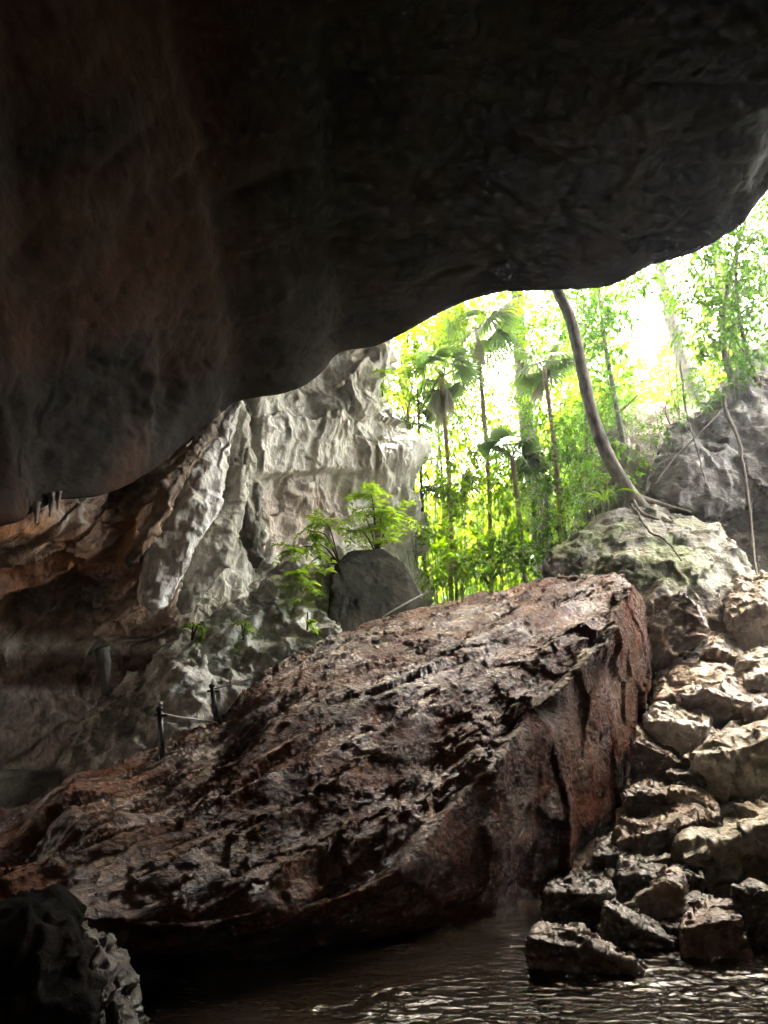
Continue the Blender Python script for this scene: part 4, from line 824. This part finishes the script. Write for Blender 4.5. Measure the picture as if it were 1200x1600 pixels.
bush('far pale bush behind the palms at the left end of the opening', [(650, 720, 24, .9), (640, 780, 23, .6), (670, 820, 22, .6), (690, 850, 22, .6)], 45, .15, .06, M_leafy, 47, (1.2, 1.1, 1))

# unseen tall trees of the same wood, added to shade the cave mouth
for i, (x, y, z, r_) in enumerate([(-2, 20, 25, 4.5), (5, 19, 26, 5), (11, 20, 28, 5), (1, 27, 33, 5.5), (9, 27, 34, 6), (16, 25, 33, 6)]):
    rs = np.random.RandomState(900 + i); b0 = np.array([x, y + 3, gz(x, y + 3) - .3]); root = empty('unseen_shade_tree', b0)
    tag(root, 'unseen canopy tree added for shade above the cave mouth, higher than the roof edge', 'tree', 'unseen shade trees above the cave mouth')
    V, F = tube(spline([b0, b0 + [0, 2, (z - b0[2]) * .5], [x, y + 3, z]], 16), np.linspace(.35, .15, 16), 8); mesh_obj('trunk', V, F, M_bark, parent=root)
    C = [np.array([x, y, z]) + rdir(rs, 1)[0] * [1, 1, .35] * r_ * rs.uniform(.2, 1) for q in range(26)]
    V, F = twig_leaves(rs, C, [1.5] * 26, 9, 7, .42, .22); mesh_obj('crown', V, F, M_leaf, parent=root, col=leaf_col(rs, V), smooth=False)

sap = [(740, 565, 23), (712, 605, 22.5), (757, 630, 23), (690, 655, 22), (775, 690, 22), (650, 600, 23), (672, 545, 24), (705, 640, 24), (735, 600, 25), (690, 480, 26), (760, 480, 26), (725, 515, 25), (640, 700, 24), (700, 840, 23), (740, 870, 22), (790, 800, 23),
       (820, 780, 22), (845, 620, 23), (870, 560, 22), (830, 540, 24), (890, 600, 22), (920, 470, 24), (945, 560, 23), (940, 610, 21), (960, 690, 20.5), (925, 720, 20), (880, 800, 19), (860, 850, 19), (1095, 430, 21), (1120, 550, 19.5), (1175, 440, 19), (1190, 400, 19.5), (1100, 480, 21)]
where = ['left', 'middle', 'right']
ORD = ['leftmost', 'second', 'third', 'fourth', 'fifth', 'sixth', 'seventh', 'eighth', 'ninth', 'tenth', 'eleventh', 'twelfth', 'thirteenth', 'fourteenth', 'fifteenth', 'sixteenth', 'seventeenth', 'eighteenth', 'nineteenth', 'twentieth', 'twenty-first', 'twenty-second']
zone = lambda a: 'behind the fan palms' if a < 800 else ('around the curved trunk' if a < 960 else 'on the slope right of the curved trunk')
for i, (a, b_, c_) in enumerate(sap):
    rs = np.random.RandomState(500 + i); D0 = c_
    cl = [(a + rs.normal() * 22, b_ + rs.normal() * 24, D0 + rs.normal() * .5, rs.uniform(.45, .85)) for q in range(4)]
    base = at(a, 900, D0); z = gz(base[0], base[1]) - .2; tp_ = at(a, b_, D0)
    z = min(z, tp_[2] - 1)
    far = zone(a); k_ = sorted(q[0] + q[1] * 1e-3 for q in sap if zone(q[0]) == far).index(a + b_ * 1e-3)
    nm = ('leftmost' if k_ == 0 else ORD[k_] + ' from the left') + ' of the slender saplings ' + far
    tree('sapling', nm, cl, [[base[0], base[1], z], [base[0] + rs.normal() * .45, base[1], (z + tp_[2]) / 2], tp_], .026, 26, 7, .16, .07,
         M_leafy if i % 3 else M_leaf, M_bark, 600 + i, (rs.uniform(.85, 1.25), 1.05, 1), group='saplings ' + far)

# distant forest hill, one mass
rs = np.random.RandomState(61)
n = 260; cxs = rs.uniform(-10, 34, n); cys = rs.uniform(30, 56, n)
C = [np.array([x, y, gz(x, y) + rs.uniform(0, 6)]) for x, y in zip(cxs, cys)]
V, F = twig_leaves(rs, C, rs.uniform(1.6, 3.0, n), 10, 7, .5, .26, .8)
fo = mesh_obj('forest', V, F, M_leafy, col=leaf_col(rs, V, (1.1, 1.05, 1)), smooth=False); tag(fo, kind='stuff')

# pinnate shrub on the outcrop
def pinnate(p0, d, length, rs, npair=9, Ll=.1, Wl=.035, droop=.35):
    d = d / np.linalg.norm(d); t = np.linspace(0, 1, npair + 1)[1:]
    mid = p0 + np.outer(np.linspace(0, 1, 8), d) * length - np.outer(np.linspace(0, 1, 8) ** 2, [0, 0, droop * length])
    P = p0 + np.outer(t, d) * length - np.outer(t ** 2, [0, 0, droop * length])
    s = np.cross(d, [0, 0, 1.0]); s /= np.linalg.norm(s) + 1e-6
    PP = np.vstack([P, P, P[-1:]]); DD = np.vstack([s + d * .35 + 0 * P, -s + d * .35 + 0 * P, d[None, :]]) + rs.normal(size=(2 * npair + 1, 3)) * .12
    U = np.tile([0, 0, 1.0], (len(PP), 1)) + rs.normal(size=(len(PP), 3)) * .2
    return leaves(PP, DD, U, Ll * 1.35 * rs.uniform(.8, 1.1, len(PP)), Wl * 1.6), mid
def pinnate_shrub(label, base, tips, nper, seed, length=.5, Ll=.12, Wl=.045, name='leafy_shrub'):
    rs = np.random.RandomState(seed); b0 = at(*base)
    root = empty(name, b0); tag(root, label, 'shrub')
    LV, ST_ = [], []
    for tpx in tips:
        e = at(*tpx[:3]); m = (b0 + e) / 2 + [0, 0, .25]
        sp = spline([b0, m, e], 12); ST_.append(tube(sp, np.linspace(.02, .006, 12), 6))
        for k in range(nper):
            a = sp[rs.randint(7, 12)]; d = rdir(rs, 1)[0] * [1, 1, .4]; d[2] += .1
            (lv, lf), mid = pinnate(a, d, length * rs.uniform(.6, 1.1), rs, 8, Ll, Wl)
            LV.append((lv, lf)); ST_.append(tube(mid, np.linspace(.006, .003, 8), 4))
    V, F = join(ST_); mesh_obj('stem', V, F, M_twig, parent=root)
    V, F = join(LV); mesh_obj('foliage', V, F, M_fern, parent=root, col=leaf_col(rs, V, (1, 1.05, 1), .2), smooth=False)
pinnate_shrub('bright green feathery shrub growing on the outcrop in front of the pale wall', (590, 870, 14.9),
    [(575, 745, 14.6), (600, 790, 14.7), (560, 800, 14.5), (615, 815, 14.8), (545, 830, 14.4), (590, 830, 14.7), (620, 800, 14.9), (580, 770, 14.7), (605, 845, 14.6)], 7, 71, .6)
pinnate_shrub('hanging spray of feathery leaves left of the shaded boulder', (530, 880, 14.4),
    [(470, 860, 13.8), (500, 810, 14.0), (465, 900, 13.6), (440, 865, 13.7), (468, 935, 13.6), (485, 830, 13.9)], 6, 72, .55)
pinnate_shrub('small fern on the pale outcrop left of the feathery shrubs', (380, 1000, 13.0), [(385, 985, 12.9), (370, 978, 12.9)], 4, 73, .35, .07, .02, 'fern')
pinnate_shrub('tiny yellow green plant on the rock below the hanging spray', (480, 985, 13.4), [(480, 972, 13.3)], 3, 74, .2, .09, .04, 'seedling')
pinnate_shrub('small yellow plant on the crest of the pale outcrop', (300, 1000, 13.0), [(300, 990, 12.8), (318, 994, 12.8)], 3, 75, .2, .07, .03, 'seedling')
pinnate_shrub('sprig of leaves growing from the cave wall beside the opening', (598, 620, 18), [(592, 600, 17.6), (600, 585, 17.6)], 5, 76, .45, .12, .04, 'sprig')
# strap leaved plant at the foot of the leaning tree
rs = np.random.RandomState(81); c = at(945, 790, 16.0); root = empty('strap_leaf_plant', c); tag(root, 'strap leaved plant at the foot of the curved trunk', 'plant')
for k in range(16):
    az = rs.uniform(0, 6.28); L = rs.uniform(.5, .95); d = np.array([math.cos(az), math.sin(az) * .6, 0]); s = np.cross(d, [0, 0, 1.])
    t = np.linspace(0, 1, 9); pp = c + [0, 0, .1] + np.outer(t * L, d) + np.outer(L * (1.1 * t - 1.1 * t * t), [0, 0, 1]); ww = .035 * np.sin(np.pi * np.clip(t, .04, .97))[:, None]
    V = np.stack([pp - s * ww, pp + s * ww], 1).reshape(-1, 3); i = np.arange(8) * 2; F = np.stack([i, i + 1, i + 3, i + 2], 1)
    mesh_obj('blade', V, F, M_leafy, parent=root, col=np.ones((len(V), 3)) * rs.uniform(.7, 1.1))

# roots and vines over the grey boulders
vines = [([(1128, 610, 18.3), (1130, 640, 17.8), (1150, 690, 17.0), (1162, 760, 16.6), (1172, 850, 15.9), (1178, 905, 15.2)], .055, 'thick dark root hanging down between the two grey boulders'),
         ([(1060, 570, 18.6), (1068, 640, 17.7), (1085, 700, 16.9), (1100, 760, 16.4)], .03, 'thin dark vine hanging down the face of the rounded grey boulder'),
         ([(1128, 640, 17.8), (1100, 670, 17.2), (1050, 720, 16.9), (1020, 760, 16.6)], .025, 'root running sideways over the top of the rounded grey boulder'),
         ([(985, 790, 16.3), (1010, 830, 15.3), (1040, 850, 14.6), (1060, 880, 14.2)], .03, 'root creeping down the mossy boulder from the curved trunk')]
for q, r_, lab in vines:
    rs = np.random.RandomState(int(r_ * 1000)); sp = spline([at(*p) for p in q], 40); sp += fbm(sp * 3, 2, 5)[:, None] * .06 - [0, .12, 0]
    V, F = tube(sp, np.linspace(r_, r_ * .5, 40), 8, .15, 2); tag(mesh_obj('hanging_root', V, F, M_twig, origin=sp[0]), lab, 'root', 'roots over the boulders')

# ------------------------------------------------------------------ handrail
posts = []
for (x0, y0, x1, y1, D_, lab, w) in [(249, 1106, 255, 1194, 9.9, 'taller dark metal post at the left end of the handrail, on the slab\'s crest', .035),
                                  (331, 1070, 340, 1128, 10.9, 'shorter dark metal post further up the slab\'s crest', .035)]:
    a, b_ = at(x0, y0, D_), at(x1, y1 + 8, D_)
    root = empty('handrail_post', b_); tag(root, lab, 'post', 'handrail posts on the slab')
    V, F = tube(np.array([b_, (a + b_) / 2, a]), np.array([w, w, w]), 8); mesh_obj('shaft', V, F, M_post, parent=root)
    up = (a - b_) / np.linalg.norm(a - b_)
    V, F = tube(np.array([a - up * .04, a, a + up * .015]), np.array([w * 1.3, w * 1.3, w * .9]), 8); mesh_obj('cap', V, F, M_post, parent=root)
    cc = a - up * .09; V, F = tube(np.array([cc - [w * 2.2, 0, 0], cc, cc + [w * 2.8, 0, 0]]), np.array([w * .5] * 3), 8); mesh_obj('clamp', V, F, M_post, parent=root)
def rope(name, q, r_, lab, mat):
    sp = spline([at(*p) for p in q], 30); V, F = tube(sp, np.full(30, r_), 6); tag(mesh_obj(name, V, F, mat, origin=sp[0]), lab, 'rope', 'handrail ropes')
rope('rope', [(252, 1115, 9.85), (292, 1122, 10.3), (336, 1128, 10.8)], .012, 'pale rope stretched between the two dark posts', M_rope)
rope('rope', [(336, 1076, 10.85), (400, 1058, 11.6), (450, 1040, 12.1), (480, 1022, 12.6)], .012, 'dark rope climbing from the shorter post up the slab\'s crest', M_twig)
rope('rope', [(596, 965, 13.7), (630, 945, 13.9), (662, 928, 14.2)], .018, 'pale rail line at the slab\'s crest in front of the shaded boulder', M_rope)

# stalactites
for q, lab in [([(160, 1012, 12.9, .13), (163, 1050, 12.95, .1), (166, 1088, 13.0, .07)], 'dark slender rock column hanging beside the outcrop at the left'),
               ([(58, 785, 9.7, .05), (57, 800, 9.7, .035), (56, 818, 9.7, .01)], 'small pale stalactite on the roof\'s brow, leftmost of three'),
               ([(80, 770, 10.0, .05), (80, 790, 10.0, .035), (78, 808, 10.0, .01)], 'small pale stalactite on the roof\'s brow, middle of three'),
               ([(92, 768, 10.1, .04), (91, 780, 10.1, .03), (90, 796, 10.1, .01)], 'small pale stalactite on the roof\'s brow, rightmost of three')]:
    sp = spline([at(*p[:3]) for p in q], 14); rr = np.interp(np.linspace(0, 2, 14), [0, 1, 2], [p[3] for p in q])
    V, F = tube(sp, rr, 10, .2, 6)
    c = [.1, .1, .085] if q[0][3] > .1 else [.2, .17, .14]
    tag(mesh_obj('stalactite', V, F, M_wall, col=np.ones((len(V), 3)) * c, origin=sp[0]), lab, 'stalactite')

# ------------------------------------------------------------------ humid air
bm = bmesh.new(); bmesh.ops.create_cube(bm, size=1.0)
me = bpy.data.meshes.new('haze'); bm.to_mesh(me); bm.free()
hz = link(bpy.data.objects.new('haze', me)); hz.scale = (210, 196, 72); hz.location = (5, 50, 33); hz['kind'] = 'stuff'
m = bpy.data.materials.new('humid_air'); m.use_nodes = True; nt = m.node_tree; nt.nodes.remove(nt.nodes['Principled BSDF'])
v = nt.nodes.new('ShaderNodeVolumePrincipled'); v.inputs['Density'].default_value = .0022; v.inputs['Color'].default_value = (.9, .95, 1, 1); v.inputs['Anisotropy'].default_value = .6
nt.links.new(v.outputs[0], nt.nodes['Material Output'].inputs['Volume']); me.materials.append(m)
